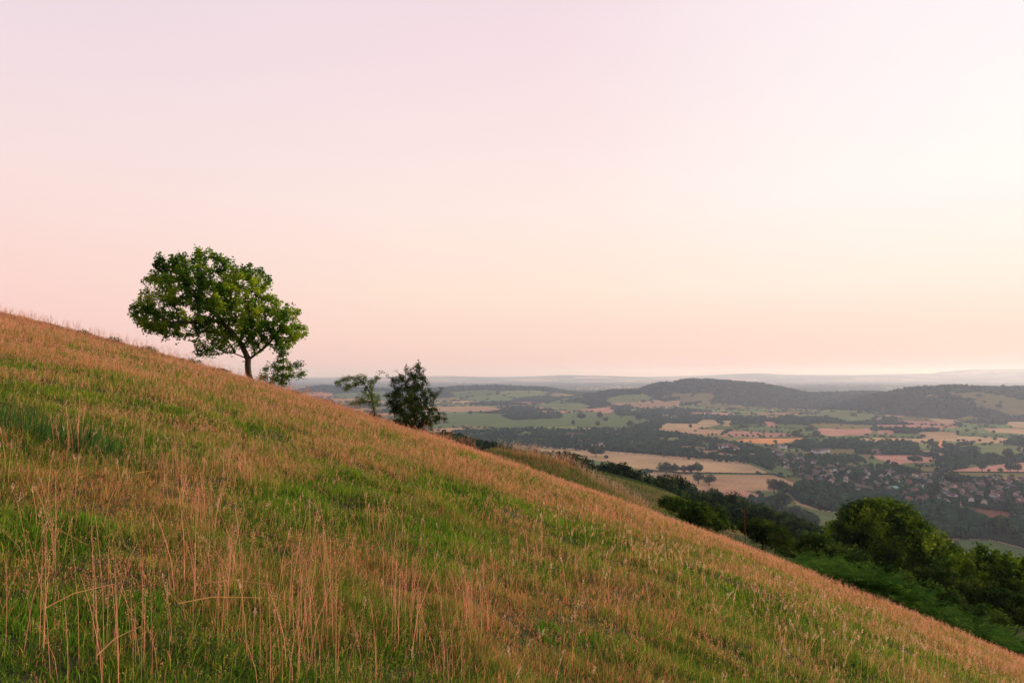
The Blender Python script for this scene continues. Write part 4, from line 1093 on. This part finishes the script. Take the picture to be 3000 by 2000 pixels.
def leaf_cloud(Nn, par, r, kids, thr, per, size, spread, seed, base=MID, dark=DARK, lite=LITE, scale=1.0, name='crown', lift=0.0):
    rg = np.random.default_rng(seed)
    i = np.where((r < thr) & (par >= 0))[0]
    idx = np.repeat(i, per); t = rg.random((len(idx), 1))
    P = Nn[idx] * t + Nn[par[idx]] * (1 - t) + rg.normal(size=(len(idx), 3)) * spread; P[:, 2] += lift
    V, F = leaves(P, rg.uniform(.7, 1.3, len(P)) * size, rg, 1.45, .35)
    T = np.repeat(leaf_tint(P, seed, base, dark, lite, scale, rg), 4, 0)
    return mesh_np(name, V, F, np.full(len(F), 3), tint=T, mats=[M_LEAF])

# --- the lone tree on the crest
YT = 33.0
def z1(x, y): return (350 + x * 0.3188, 680 + y * 0.3188)      # readings from an enlargement of the photograph
OUT = [z1(*p) for p in [(100,740),(210,600),(230,560),(215,450),(270,430),(330,360),(360,200),(430,180),(520,200),(620,190),(680,135),(760,160),(800,130),(850,180),(960,230),(1040,200),(1000,290),(1090,330),(1150,290),
     (1250,285),(1340,360),(1380,420),(1410,470),(1390,560),(1450,590),(1560,650),(1680,730),(1640,780),(1740,880),(1700,980),(1620,1010),(1580,1080),(1480,1090),(1400,1060),(1300,1080),(1240,1110),(1190,1040),(1100,1030),(1020,1010),
     (940,1070),(860,1100),(780,1140),(700,1140),(720,1060),(740,960),(660,990),(560,1010),(480,1010),(400,990),(330,940),(260,950),(170,860)]]
GAPS = [(z1(620,560)) + (14,), (z1(480,690)) + (13,), (z1(700,720)) + (24,), (z1(600,760)) + (16,), (z1(860,760)) + (10,), (z1(1100,560)) + (9,), (z1(560,860)) + (12,), (z1(700,960)) + (16,), (z1(520,390)) + (9,),(z1(600,640)) + (14,),
        (z1(900,1090)) + (12,), (z1(1380,660)) + (7,), (z1(460,240)) + (10,), (z1(980,600)) + (8,), (z1(850,1010)) + (10,), (z1(1150,820)) + (8,)]
att = crown_points(OUT, YT, 2.4, 3800, 5, GAPS, 0.6, 0.41)
def pl(pts, Y=YT, dep=None):
    o = []
    for k, p in enumerate(pts):
        q = hit(*z1(p[0], p[1]), Y); q[1] = Y + (p[2] if len(p) > 2 else 0); o.append(q)
    return o
base = hit(*z1(1215, 1400), YT); base[2] = min(base[2], float(terrain(base[0], YT)) - .15)
starts = [([base] + pl([(1200,1345),(1185,1290),(1180,1230),(1182,1165),(1160,1110),(1130,1050),(1100,1000),(1050,940),(990,880),(930,810),(870,740),(800,670),(740,610),(690,560)]), -1),
          (pl([(1182,1165),(1215,1150),(1255,1118),(1290,1085,.2),(1340,1030,.3),(1400,960,.4),(1440,890,.5)]), 0),
          (pl([(1165,1150),(1110,1135),(1060,1110,-.2),(1010,1100,-.3),(950,1120,-.4),(880,1130,-.4),(820,1125,-.4),(750,1130,-.4)]), 0),
          (pl([(1070,1110),(1075,1080,-.3),(1040,1060,-.3),(1000,1075,-.3),(960,1080,-.2)]), 0),
          (pl([(1100,1000),(1130,920,.3),(1160,820,.6),(1180,700,.8),(1200,560,.8)]), 0),
          (pl([(930,810),(860,830,-.5),(760,840,-.8),(640,840,-1.),(520,845,-1.)]), 0),
          (pl([(990,880),(960,780,.8),(940,640,1.2),(920,480,1.2)]), 0),
          (pl([(1050,940),(930,930,.6),(820,920,.9),(700,900,.9)]), 0)]
Nn, par = grow(att, starts, 0.13, 1.6, 0.22, 200, 3)
r, kids = radii(Nn, par, 0.0085, 2.35)
r = np.minimum(r, 0.24)
print('oak nodes', len(Nn), 'trunk radius', r.max())
oak = tag(link('broadleaf_tree', None, loc=tuple(base)), 'lone windswept leafy tree leaning left on the crest of the hill', 'tree')
def under(mesh, parent):
    """geometry made in world coordinates, parented to a thing standing at its base"""
    mesh.transform(Matrix.Translation(-parent.location)); return link(mesh.name.split('.')[0], mesh, parent)
under(limb_mesh('trunk', Nn, par, r, 7), oak)
OAK_B, OAK_D, OAK_L = np.array([.13, .28, .016]), np.array([.028, .085, .010]), np.array([.36, .46, .028])
under(leaf_cloud(Nn, par, r, kids, 0.024, 13, 0.125, 0.085, 21, OAK_B, OAK_D, OAK_L, 0.75), oak)
for q in ([(1150,1190),(1135,1185),(1128,1195)], ): 
    b = Bag(); b.add(*tube(pl(q), [.03, .02, .008], 5)); under(b.mesh('snag', [M_BARK]), oak)

# --- the thin stem with low sprays under its right side
OUT2 = [z1(*p) for p in [(1260,1360),(1300,1290),(1350,1240),(1420,1190),(1440,1120),(1420,1060),(1500,1060),(1560,1090),(1530,1180),(1570,1200),(1640,1180),(1690,1220),(1640,1250),(1600,1260),(1610,1290),(1680,1260),(1720,1300),(1700,1340),(1640,1330),(1560,1340),(1520,1410),(1440,1405),(1360,1390)]]
att = crown_points(OUT2, YT - 1.0, 0.75, 620, 15, [z1(1590,1225) + (5,), z1(1350,1180) + (6,), z1(1620,1310)+(5,)], 0.5, 0.36)
b2 = hit(*z1(1490, 1440), YT - 1.0); b2[2] = min(b2[2], float(terrain(b2[0], YT - 1.0)) - .1)
Nn, par = grow(att, [([b2] + pl([(1495,1390),(1500,1320),(1503,1250),(1508,1180),(1502,1110),(1495,1040),(1480,960)], YT - 1.0), -1),
     (pl([(1503,1250),(1560,1235),(1620,1215),(1670,1205)], YT - 1.0), 0), (pl([(1500,1320),(1560,1325),(1640,1330),(1690,1310)], YT - 1.0), 0), (pl([(1495,1380),(1420,1350),(1340,1320)], YT - 1.0), 0)], 0.10, 1.2, 0.16, 150, 4)
r, kids = radii(Nn, par, 0.006, 2.4); r = np.minimum(r, .05)
sap = tag(link('sapling', None, loc=tuple(b2)), 'thin upright sapling with low leafy sprays right of the lone tree trunk', 'tree')
under(limb_mesh('trunk', Nn, par, r, 5), sap)
under(leaf_cloud(Nn, par, r, kids, 0.018, 15, 0.088, 0.08, 22, OAK_B * .9, OAK_D, OAK_L * .8, 0.9), sap)

# --- the dark hawthorn bush and the light windblown little tree left of it
def z2(x, y): return (850 + x * 0.2551, 1000 + y * 0.2551)
YB = 27.5
OUT3 = [z2(*p) for p in [(1090,720),(1130,660),(1080,620),(1160,600),(1180,540),(1140,500),(1190,470),(1160,400),(1210,420),(1240,380),(1300,400),(1310,330),(1370,340),(1400,260),(1430,300),(1460,240),(1490,260),(1480,320),(1530,300),(1500,380),(1540,420),
     (1570,400),(1540,480),(1600,450),(1590,520),(1680,560),(1740,530),(1700,580),(1640,620),(1690,650),(1610,680),(1660,720),(1650,790),(1770,800),(1720,850),(1800,880),(1700,930),(1640,990),(1500,1020),(1350,1000),(1250,970),(1180,930),(1170,850),(1110,800)]]
att = crown_points(OUT3, YB, 1.1, 3000, 25, [z2(1640,820)+(5,)], 0.45, 0.31)
b3 = hit(*z2(1440, 1060), YB); b3[2] = min(b3[2], float(terrain(b3[0], YB)) - .1)
def p2(pts, Y=YB):
    o = []
    for p in pts:
        q = hit(*z2(p[0], p[1]), Y); q[1] = Y + (p[2] if len(p) > 2 else 0); o.append(q)
    return o
Nn, par = grow(att, [([b3] + p2([(1440,1000),(1435,900),(1430,780),(1430,660),(1425,540),(1440,400),(1470,280),(1485,200)]), -1), (p2([(1440,1000),(1540,900,.2),(1620,780,.2),(1660,620,.2),(1730,540,.2)]), 0),
     (p2([(1440,1000),(1340,900,-.2),(1260,760,-.3),(1220,600,-.2),(1180,440,-.1),(1110,370,-.1),(1045,340,-.1),(1020,370,-.1)]), 0), (p2([(1435,900),(1500,760,-.4),(1540,560,-.5),(1540,380,-.3),(1550,300,-.3)]), 0),
     (p2([(1435,900),(1360,700,.4),(1310,500,.5),(1310,300,.3),(1330,240,.3)]), 0), (p2([(1440,1000),(1600,930,-.3),(1720,880,-.3),(1790,880,-.3)]), 0), (p2([(1310,500,.5),(1250,380,.3),(1180,325,.3)]), 0), (p2([(1340,900,-.2),(1230,820,.2),(1130,700,.2),(1080,620,.2)]), 0), (p2([(1440,1000),(1300,960,.3),(1200,920,.3)]), 0), (p2([(1430,780),(1560,660,.2),(1700,600,.2),(1745,550,.2)]), 0)], 0.08, 0.9, 0.125, 170, 6)
r, kids = radii(Nn, par, 0.0055, 2.4); r = np.minimum(r, .07)
hw = tag(link('spiky_bush', None, loc=tuple(b3)), 'dark spiky bush standing on the hillside edge against the valley', 'bush')
under(limb_mesh('trunk', Nn, par, r, 5), hw)
under(leaf_cloud(Nn, par, r, kids, 0.019, 12, 0.058, 0.05, 23, np.array([.035, .075, .016]), np.array([.012, .028, .009]), np.array([.085, .12, .020]), 0.6), hw)
OUT4 = [z2(*p) for p in [(500,480),(560,430),(620,400),(700,385),(780,400),(850,360),(880,420),(960,440),(980,360),(1030,400),(1040,440),(980,470),(950,520),(940,580),(1010,610),(1030,680),(1020,760),(960,800),(900,740),(800,740),(700,740),(680,700),(760,650),(800,590),(880,570),(840,520),(760,540),(700,570),(640,590),(590,540),(540,490)]]
YC = 29.5
att = crown_points(OUT4, YC, 0.8, 1300, 35, [z2(740,620)+(7,)], 0.4, 0.36)
b4 = hit(*z2(975, 880), YC); b4[2] = min(b4[2], float(terrain(b4[0], YC)) - .1)
Nn, par = grow(att, [([b4] + p2([(965,800),(950,700),(930,610),(880,530),(830,460),(760,420),(680,410),(600,440),(520,470)], YC), -1), (p2([(930,610),(940,540),(980,470),(1000,400)], YC), 0), (p2([(950,700),(860,690),(760,700),(700,720)], YC), 0), (p2([(950,700),(1000,680),(1030,660)], YC), 0), (p2([(830,460),(760,500),(680,530),(620,560)], YC), 0)], 0.08, 0.9, 0.13, 150, 7)
r, kids = radii(Nn, par, 0.0050, 2.4); r = np.minimum(r, .055)
wt = tag(link('windblown_tree', None, loc=tuple(b4)), 'small light green windblown tree arching left beside the dark bush', 'tree')
under(limb_mesh('trunk', Nn, par, r, 5), wt)
under(leaf_cloud(Nn, par, r, kids, 0.016, 12, 0.056, 0.06, 24, np.array([.14, .24, .045]), np.array([.030, .060, .020]), np.array([.16, .20, .05]), 0.6), wt)

# --- big dark trees and bushes beyond the right hand edge
def big_tree(name, outline, Y, depth, natt, seed, label, cat, leaf, step, kill, cols, per=12, trunk_px=None, gaps=(), thr=.36, nscale=1.2, spread=.16):
    o = np.array(outline, float); att = crown_points(outline, Y, depth, natt, seed, gaps, nscale, thr)
    bx = (o[:, 0].min() + o[:, 0].max()) / 2 if trunk_px is None else trunk_px
    x = float(ray(bx, 1500)[0]) * Y; gz = float(terrain(x, Y)); b = np.array([x, Y, gz - .3])
    lowest = att[:, 2].min(); c = att.mean(0)
    starts = [([b, b + [0, 0, .5], np.array([x, Y, max(gz + .8, (gz + c[2]) / 2)]), c * .5 + np.array([x, Y, c[2]]) * .5], -1)]
    rgx = np.random.default_rng(seed + 1)
    for j in range(7):
        t_ = att[rgx.integers(len(att))]; mid = np.array([x, Y, max(gz + .6, (gz + c[2]) / 2)])
        starts.append(([mid, mid * .6 + t_ * .4 + [0, 0, .3], mid * .25 + t_ * .75], 0))
    Nn, par = grow(att, starts, step, step * 14, kill, 160, seed)
    r, kids = radii(Nn, par, step * .07, 2.4); r = np.minimum(r, 0.035 * (o[:, 1].max() - o[:, 1].min()) / FOC * Y)
    e = tag(link(name, None, loc=tuple(b)), label, cat)
    under(limb_mesh('trunk', Nn, par, r, 5), e)
    under(leaf_cloud(Nn, par, r, kids, step * .17, per, leaf, spread, seed, *cols, scale=nscale * .9), e)
    return e
BIGC = (np.array([.060, .130, .012]), np.array([.016, .040, .007]), np.array([.24, .33, .020]))
def z6(x, y): return (2200 + x * 0.4145, 1350 + y * 0.4145)
BT = [z6(*p) for p in [(560,520),(590,440),(640,400),(610,360),(680,330),(700,290),(780,290),(840,270),(900,255),(980,270),(1050,290),(1120,310),(1160,350),(1200,390),(1230,440),(1300,470),(1340,500),(1390,560),(1450,590),(1490,620),(1470,680),(1420,730),(1440,830),(1380,900),(1050,890),(850,850),(700,790),(600,700),(540,600)]]
big_tree('broadleaf_tree', BT, 62.0, 4.6, 4200, 51, 'biggest dark rounded tree beyond the right part of the hillside', 'tree', 0.30, 0.30, 0.42, BIGC, 12, None, [], .30, 1.6, .2)
BT2 = [z6(*p) for p in [(1400,760),(1420,680),(1500,650),(1600,640),(1680,580),(1750,600),(1800,620),(1830,680),(1900,700),(1960,680),(2100,700),(2150,800),(2150,1170),(1950,1130),(1800,1060),(1650,1000),(1480,930)]]
big_tree('broadleaf_tree', BT2, 44.0, 2.8, 3000, 52, 'dark loose crowned tree at the right edge behind the bracken', 'tree', 0.20, 0.22, 0.30, BIGC, 13, 2950, [], .34, 1.1, .13)
BU = [z6(*p) for p in [(100,600),(180,560),(300,560),(380,540),(450,500),(520,510),(560,570),(640,580),(720,620),(800,640),(850,700),(800,760),(650,740),(500,700),(350,690),(200,670)]]
big_tree('bush', BU, 33.0, 1.5, 1500, 53, 'low dark green bush left of the biggest dark tree', 'bush', 0.13, 0.15, 0.22, (np.array([.040, .085, .014]), np.array([.014, .034, .008]), np.array([.10, .15, .02])), 12, None, [], .30, .7, .09)
def z5(x, y): return (1450 + x * 0.3401, 1250 + y * 0.3401)
BH = [z5(*p) for p in [(1390,640),(1450,610),(1530,600),(1600,610),(1680,640),(1760,650),(1850,670),(1930,700),(2010,760),(2040,830),(2080,850),(2000,900),(1850,880),(1700,840),(1600,790),(1500,720),(1420,690)]]
big_tree('bush', BH, 32.0, 1.4, 1700, 54, 'rounded dark green bush in the middle of the hillside edge below the pasture', 'bush', 0.12, 0.14, 0.20, (np.array([.045, .095, .012]), np.array([.014, .034, .007]), np.array([.13, .19, .02])), 12, None, [], .28, .7, .08)
BK = [z5(*p) for p in [(2040,830),(2100,800),(2200,820),(2260,780),(2330,800),(2420,830),(2500,860),(2560,930),(2560,1010),(2400,1010),(2250,960),(2120,900)]]
big_tree('bush', BK, 31.0, 1.2, 1200, 55, 'dark bush between the rounded bush and the low green bush', 'bush', 0.12, 0.14, 0.20, (np.array([.030, .060, .010]), np.array([.010, .022, .006]), np.array([.08, .11, .015])), 12, None, [], .30, .7, .08)
big_tree('bush', [z6(*p) for p in [(1150,760),(1300,740),(1450,760),(1550,800),(1700,860),(1850,930),(2000,960),(2150,980),(2150,1230),(1950,1180),(1750,1120),(1600,1040),(1450,980),(1300,930),(1180,860)]], 37.0, 1.6, 2600, 56, 'dark bushes filling the gap between the bracken and the right hand tree', 'bush', 0.14, 0.16, 0.24, (np.array([.030, .065, .010]), np.array([.010, .024, .006]), np.array([.09, .13, .015])), 12, None, [], .25, .8, .09)
for j, (px, py, lb) in enumerate([(2620,1690,'small dark bush in the upper part of the bracken'),(2760,1745,'small dark bush in the middle of the bracken'),(2890,1800,'small dark bush low in the bracken near the right edge')]):
    big_tree('bush', [(px-60,py+40),(px-55,py-5),(px-25,py-38),(px+8,py-30),(px+40,py-20),(px+66,py+15),(px+60,py+50)], 27.0 - j, .8, 420, 90 + j, lb, 'bush', 0.09, 0.11, 0.16, (np.array([.035, .08, .012]), np.array([.012, .03, .007]), np.array([.10, .16, .02])), 12, None, [], .25, .6, .07)
# --- low bramble and bracken clumps along the left crest
for j, (px, py, wpx, hpx, lb) in enumerate([(125,950,60,16,'low dark bramble tuft at the far left of the crest line'),(160,957,40,14,'small bramble tuft second from the left on the crest line'),(243,972,40,24,'upright small bush on the crest line left of the tree'),(330,992,50,18,'low scrub on the crest line between the upright small bush and the tree'),
        (420,1022,76,26,'bright green low bush on the crest under the left branches'),(540,1062,90,34,'yellow green scrub on the crest between the bright bush and the trunk'),(628,1090,80,32,'dark green low bush just left of the trunk'),(845,1150,60,16,'low scrub right of the sapling on the crest')]):
    Y = float(np.interp(px, [0, 400, 740, 900], [36, 34, 32, 30])); x = float(ray(px, py)[0]) * Y; gz = float(terrain(x, Y)); k = Y / FOC
    e = tag(link('bramble_bush', None, loc=(x, Y, gz)), lb, 'bush'); rgx = np.random.default_rng(60 + j)
    top = float(ray(px, py - hpx * .40)[1]) * Y - gz; n = int(wpx * 13)
    P = rgx.normal(size=(n, 3)); P /= np.linalg.norm(P, axis=1)[:, None]; P[:, 2] = np.abs(P[:, 2]); P *= rgx.random((n, 1)) ** .4
    P *= [wpx * k * .62, wpx * k * .4, top]; P = P[fbm(P[:, 0] / .35, P[:, 1] / .35, P[:, 2] / .3, j, 2) + rgx.normal(size=n) * .05 > .47]
    lt = (np.array([.12, .20, .03]), np.array([.05, .09, .014]), np.array([.26, .32, .05])) if j in (4, 5) else (np.array([.09, .13, .03]), np.array([.035, .06, .014]), np.array([.20, .20, .05]))
    V, F = leaves(P, rgx.uniform(.05, .09, len(P)), rgx, 1.5); link('leaves', mesh_np('leaves', V, F, np.full(len(F), 3), tint=np.repeat(leaf_tint(P, j, *lt, .4, rgx), 4, 0), mats=[M_LEAF]), e)
    b = Bag()
    for q in P[rgx.choice(len(P), 14)]: b.add(*tube([(0, 0, -.05), q * .6 + [0, 0, .05], q * 1.12], [.012, .008, .003], 4))
    link('stem', b.mesh('stem', [M_BARK]), e)

# ------------------------------------------------------------------ bracken beyond the right hand crest
def frond_geo(n, rg, L0, L1, P, bag, cols):
    """n fronds at P: an arching midrib with leaflets either side"""
    K = 11
    a = rg.uniform(0, 6.28, n); L_ = rg.uniform(L0, L1, n); dv = np.stack([np.cos(a), np.sin(a)], 1); sd = np.stack([-np.sin(a), np.cos(a)], 1)
    t = np.linspace(0.0, 1.0, K + 1)
    hx = (t ** 1.6) * .75; hz = t * .8 - .38 * t ** 2.6
    c = cols[0] + (cols[1] - cols[0]) * rg.random((n, 1)) ** 1.3
    for k in range(2, K + 1):
        tt = t[k]; wd = 0.26 * (1 - tt * .86) * L_ * np.where(k == 2, .7, 1)
        p = P + np.concatenate([dv * (hx[k] * L_)[:, None], (hz[k] * L_)[:, None]], 1)
        q = P + np.concatenate([dv * ((hx[k] - .05) * L_)[:, None], ((hz[k] - .03) * L_)[:, None]], 1)
        for s in (-1, 1):
            tip = p + np.concatenate([sd * (s * wd)[:, None] + dv * (.08 * L_)[:, None], (-.10 * wd + .03 * rg.normal(size=n) * L_)[:, None]], 1)
            m1 = p * .5 + tip * .5 + np.concatenate([dv * (.035 * L_)[:, None], np.zeros((n, 1))], 1)
            m2 = q * .5 + tip * .5 - np.concatenate([dv * (.02 * L_)[:, None], np.zeros((n, 1))], 1)
            V = np.stack([q, m2, tip, m1], 1).reshape(-1, 3)
            bag.add(V, np.arange(n * 4).reshape(-1, 4), np.repeat(c * rg.uniform(.85, 1.15, (n, 1)), 4, 0))
bag = Bag(); rg = np.random.default_rng(5)
def bracken(pts, n, h0, h1, cols, y0=19, y1=34):
    """scatter fronds on the ground under a band of the view"""
    o = np.array(pts, float); k = 0
    for _t in range(80):
        if k >= n: break
        Y = rg.uniform(y0, y1, 4000); px = rg.uniform(o[:, 0].min(), o[:, 0].max(), 4000); u = ray(px, 1500)[0]
        x = u * Y; z = terrain(x, Y); top = z + .75
        v = top / Y; ct = (v * math.cos(PITCH) - math.sin(PITCH)) / (math.cos(PITCH) + v * math.sin(PITCH)); py = 1000 - ct * FOC
        ok = pt_in_px(o, px, py); x, Y, z = x[ok], Y[ok], z[ok]
        gk = fbm(x / 1.3, Y / 1.3, 0, 37, 3) > .47; x, Y, z = x[gk], Y[gk], z[gk]
        lump = 0.75 + .9 * fbm(x / 1.6, Y / 1.6, 0, 3, 2)
        P = np.stack([x, Y, z + (lump - 1.15) * 1.3], 1)[: n - k]; k += len(P)
        if len(P): frond_geo(len(P), rg, h0, h1, P, bag, cols)
bracken([(2420,1600),(2560,1640),(2750,1660),(2860,1720),(2960,1780),(3150,1810),(3150,1960),(2900,1880),(2760,1800),(2600,1730),(2480,1690),(2400,1660)], 2100, .7, 1.3, (np.array([.030, .095, .012]), np.array([.115, .225, .03])), 20, 32)
bracken([(2450,1640),(2600,1660),(2900,1720),(3150,1760),(3150,1880),(2900,1800),(2600,1730)], 3500, 1.0, 1.7, (np.array([.035, .10, .014]), np.array([.09, .20, .030])), 32, 110)
bracken([(2250,1600),(2420,1600),(2560,1680),(2520,1720),(2400,1680),(2280,1640)], 900, .5, .8, (np.array([.050, .13, .016]), np.array([.12, .24, .035])), 22, 32)
tag(link('bracken', bag.mesh('bracken', [M_LEAF])), 'bright green bracken fronds growing beyond the right crest', kind='stuff')

# ------------------------------------------------------------------ tall grasses and herbs on the shoulder and along the crest
bag = Bag()
def band(pts, n, y0, y1, f):
    o = np.array(pts, float); got = 0; t = 0
    while got < n and t < 60:
        t += 1
        Y = rg.uniform(y0, y1, 6000); px = rg.uniform(o[:, 0].min(), o[:, 0].max(), 6000); u = ray(px, 1500)[0]; x = u * Y; z = terrain(x, Y)
        v = z / Y; ct = (v * math.cos(PITCH) - math.sin(PITCH)) / (math.cos(PITCH) + v * math.sin(PITCH)); py = 1000 - ct * FOC
        ok = pt_in_px(o, px, py); x, Y = x[ok][: n - got], Y[ok][: n - got]; got += len(x)
        if len(x): f(x, Y)
SH_ = [(1400,1330),(1460,1318),(1560,1335),(1640,1355),(1700,1385),(1780,1425),(1850,1460),(1900,1500),(1800,1480),(1600,1420),(1400,1370)]
band(SH_, 2600, 36, 60, lambda x, y: stems(x, y, rg.uniform(.2, .5, len(x)), .014, 6, .045, rg, bag, col=mixc(np.array([.16, .13, .05]), np.array([.34, .20, .10]), rg.random(len(x))), scol=np.array([.36, .24, .13])))
def sh_blades(x, y):
    n = len(x); a = rg.uniform(0, 6.28, n); sp = rg.uniform(.1, .6, n); t = mixc(np.array([.10, .17, .03]), np.array([.34, .26, .10]), np.clip(fbm(x / 2.5, y / 2.5, 0, 8, 3) * 2.4 - .9 + rg.normal(size=n) * .15, 0, 1))
    V, F, T, F2 = blade_geo(np.stack([x, y, terrain(x, y) - .02], 1), np.stack([np.cos(a) * sp, np.sin(a) * sp], 1), rg.uniform(.15, .4, n), np.full(n, .045), t, 1, rg)
    bag.add(V, F, T)
band(SH_, 22000, 36, 60, sh_blades)
band([(1440,1322),(1560,1338),(1650,1362),(1700,1386),(1640,1372),(1540,1352)], 260, 46, 58, lambda x, y: stems(x, y, rg.uniform(.7, 1.3, len(x)), .012, 16, .05, rg, bag, scol=np.array([.50, .42, .30]), airy=.7, headlen=.4))
band([(1680,1376),(1850,1440),(1960,1480),(2030,1500),(2030,1530),(1900,1500),(1750,1440)], 320, 38, 60, lambda x, y: stems(x, y, rg.uniform(.5, 1.2, len(x)), .010, 14, .045, rg, bag, scol=np.array([.50, .42, .30]), airy=.7, headlen=.4))
y = np.sqrt(rg.uniform(44 ** 2, 139 ** 2, 90000)); x = rg.uniform(.02, 1.15, len(y)) * y
a = rg.uniform(0, 6.28, len(y)); sp = rg.uniform(.1, .6, len(y)); t = mixc(np.array([.06, .11, .02]), np.array([.30, .22, .09]), np.clip(fbm(x / 5, y / 5, 0, 18, 3) * 2.4 - .9, 0, 1))
V, F, T, F2 = blade_geo(np.stack([x, y, terrain(x, y) - .02], 1), np.stack([np.cos(a) * sp, np.sin(a) * sp], 1), rg.uniform(.2, .55, len(y)), np.full(len(y), .14), t, 1, rg); bag.add(V, F, T)
# pasture blades on the far shoulder
PS = [(1600,1380),(1700,1378),(1800,1397),(1900,1424),(1980,1450),(2030,1474),(2060,1520),(1900,1500),(1700,1440)]
def ps_blades(x, y):
    n = len(x); a = rg.uniform(0, 6.28, n); sp = rg.uniform(.1, .6, n); t = mixc(np.array([.12, .16, .035]), np.array([.34, .27, .11]), rg.random(n))
    V, F, T, F2 = blade_geo(np.stack([x, y, terrain(x, y) - .02], 1), np.stack([np.cos(a) * sp, np.sin(a) * sp], 1), rg.uniform(.15, .3, n), np.full(n, .12), t, 1, rg)
    bag.add(V, F, T)
band(PS, 26000, 100, 165, ps_blades)
tag(link('rough_grass', bag.mesh('rough_grass', [M_GRASS])), 'rough pale grass and seed stalks on the shoulder behind the crest', kind='stuff')
# --- dead flower spikes standing above the grass
def spike(px, py, Y, top_py, label, col, th=.02):
    x = float(ray(px, py)[0]) * Y; z0 = float(terrain(x, Y)); zt = float(ray(px, top_py)[1]) * Y
    e = tag(link('dock_plant', None, loc=(x, Y, z0)), label, 'plant'); H_ = zt - z0
    b = Bag(); b.add(*tube([(0, 0, -.05), (0.01, 0, H_ * .5), (-.02, 0, H_)], [th * .6, th * .5, th * .25], 5), col * .8); link('stem', b.mesh('stem', [M_GRASS]), e)
    b = Bag(); n = 220; t = rng.uniform(.45, 1.0, n); a = rng.uniform(0, 6.28, n); rr = th * 2.0 * (1.1 - t) ** .4 * rng.random(n)
    b.add(*spikelets(np.stack([np.cos(a) * rr - .01, np.sin(a) * rr, t * H_], 1), rng.uniform(.015, .035, n) * (Y / 24), np.broadcast_to(col, (n, 3)) * rng.uniform(.6, 1.3, (n, 1)), rng)); link('seed_head', b.mesh('seed_head', [M_GRASS]), e)
spike(2184, 1600, 21.0, 1487, 'tall reddish dead flower spike rising against the dark trees', np.array([.20, .07, .05]), .014)
spike(1720, 1420, 46.0, 1333, 'tall dark dock spike on the shoulder in front of the wheat field', np.array([.13, .11, .045]), .020)
spike(1690, 1410, 46.0, 1340, 'leafy green stalk on the shoulder left of the dock spike', np.array([.10, .16, .03]), .022)

# ------------------------------------------------------------------ haze
b = Bag(); b.add(*box_v(-70000, 70000, -300, 43500, PLAIN - 12, 215.0))
mm = MT('haze_air'); mm.m.node_tree.nodes.remove(mm.out); mm.out = mm.n('ShaderNodeOutputMaterial')
pv = mm.n('ShaderNodeVolumePrincipled'); pv.inputs['Color'].default_value = (0.64, 0.77, 1.0, 1); pv.inputs['Absorption Color'].default_value = (1, 1, 1, 1); pv.inputs['Density'].default_value = 0.000068; pv.inputs['Anisotropy'].default_value = 0.3
mm.l(pv.outputs[0], mm.out.inputs['Volume'])
tag(link('haze', b.mesh('haze', [mm.m])), 'thin evening haze filling the valley', kind='stuff')
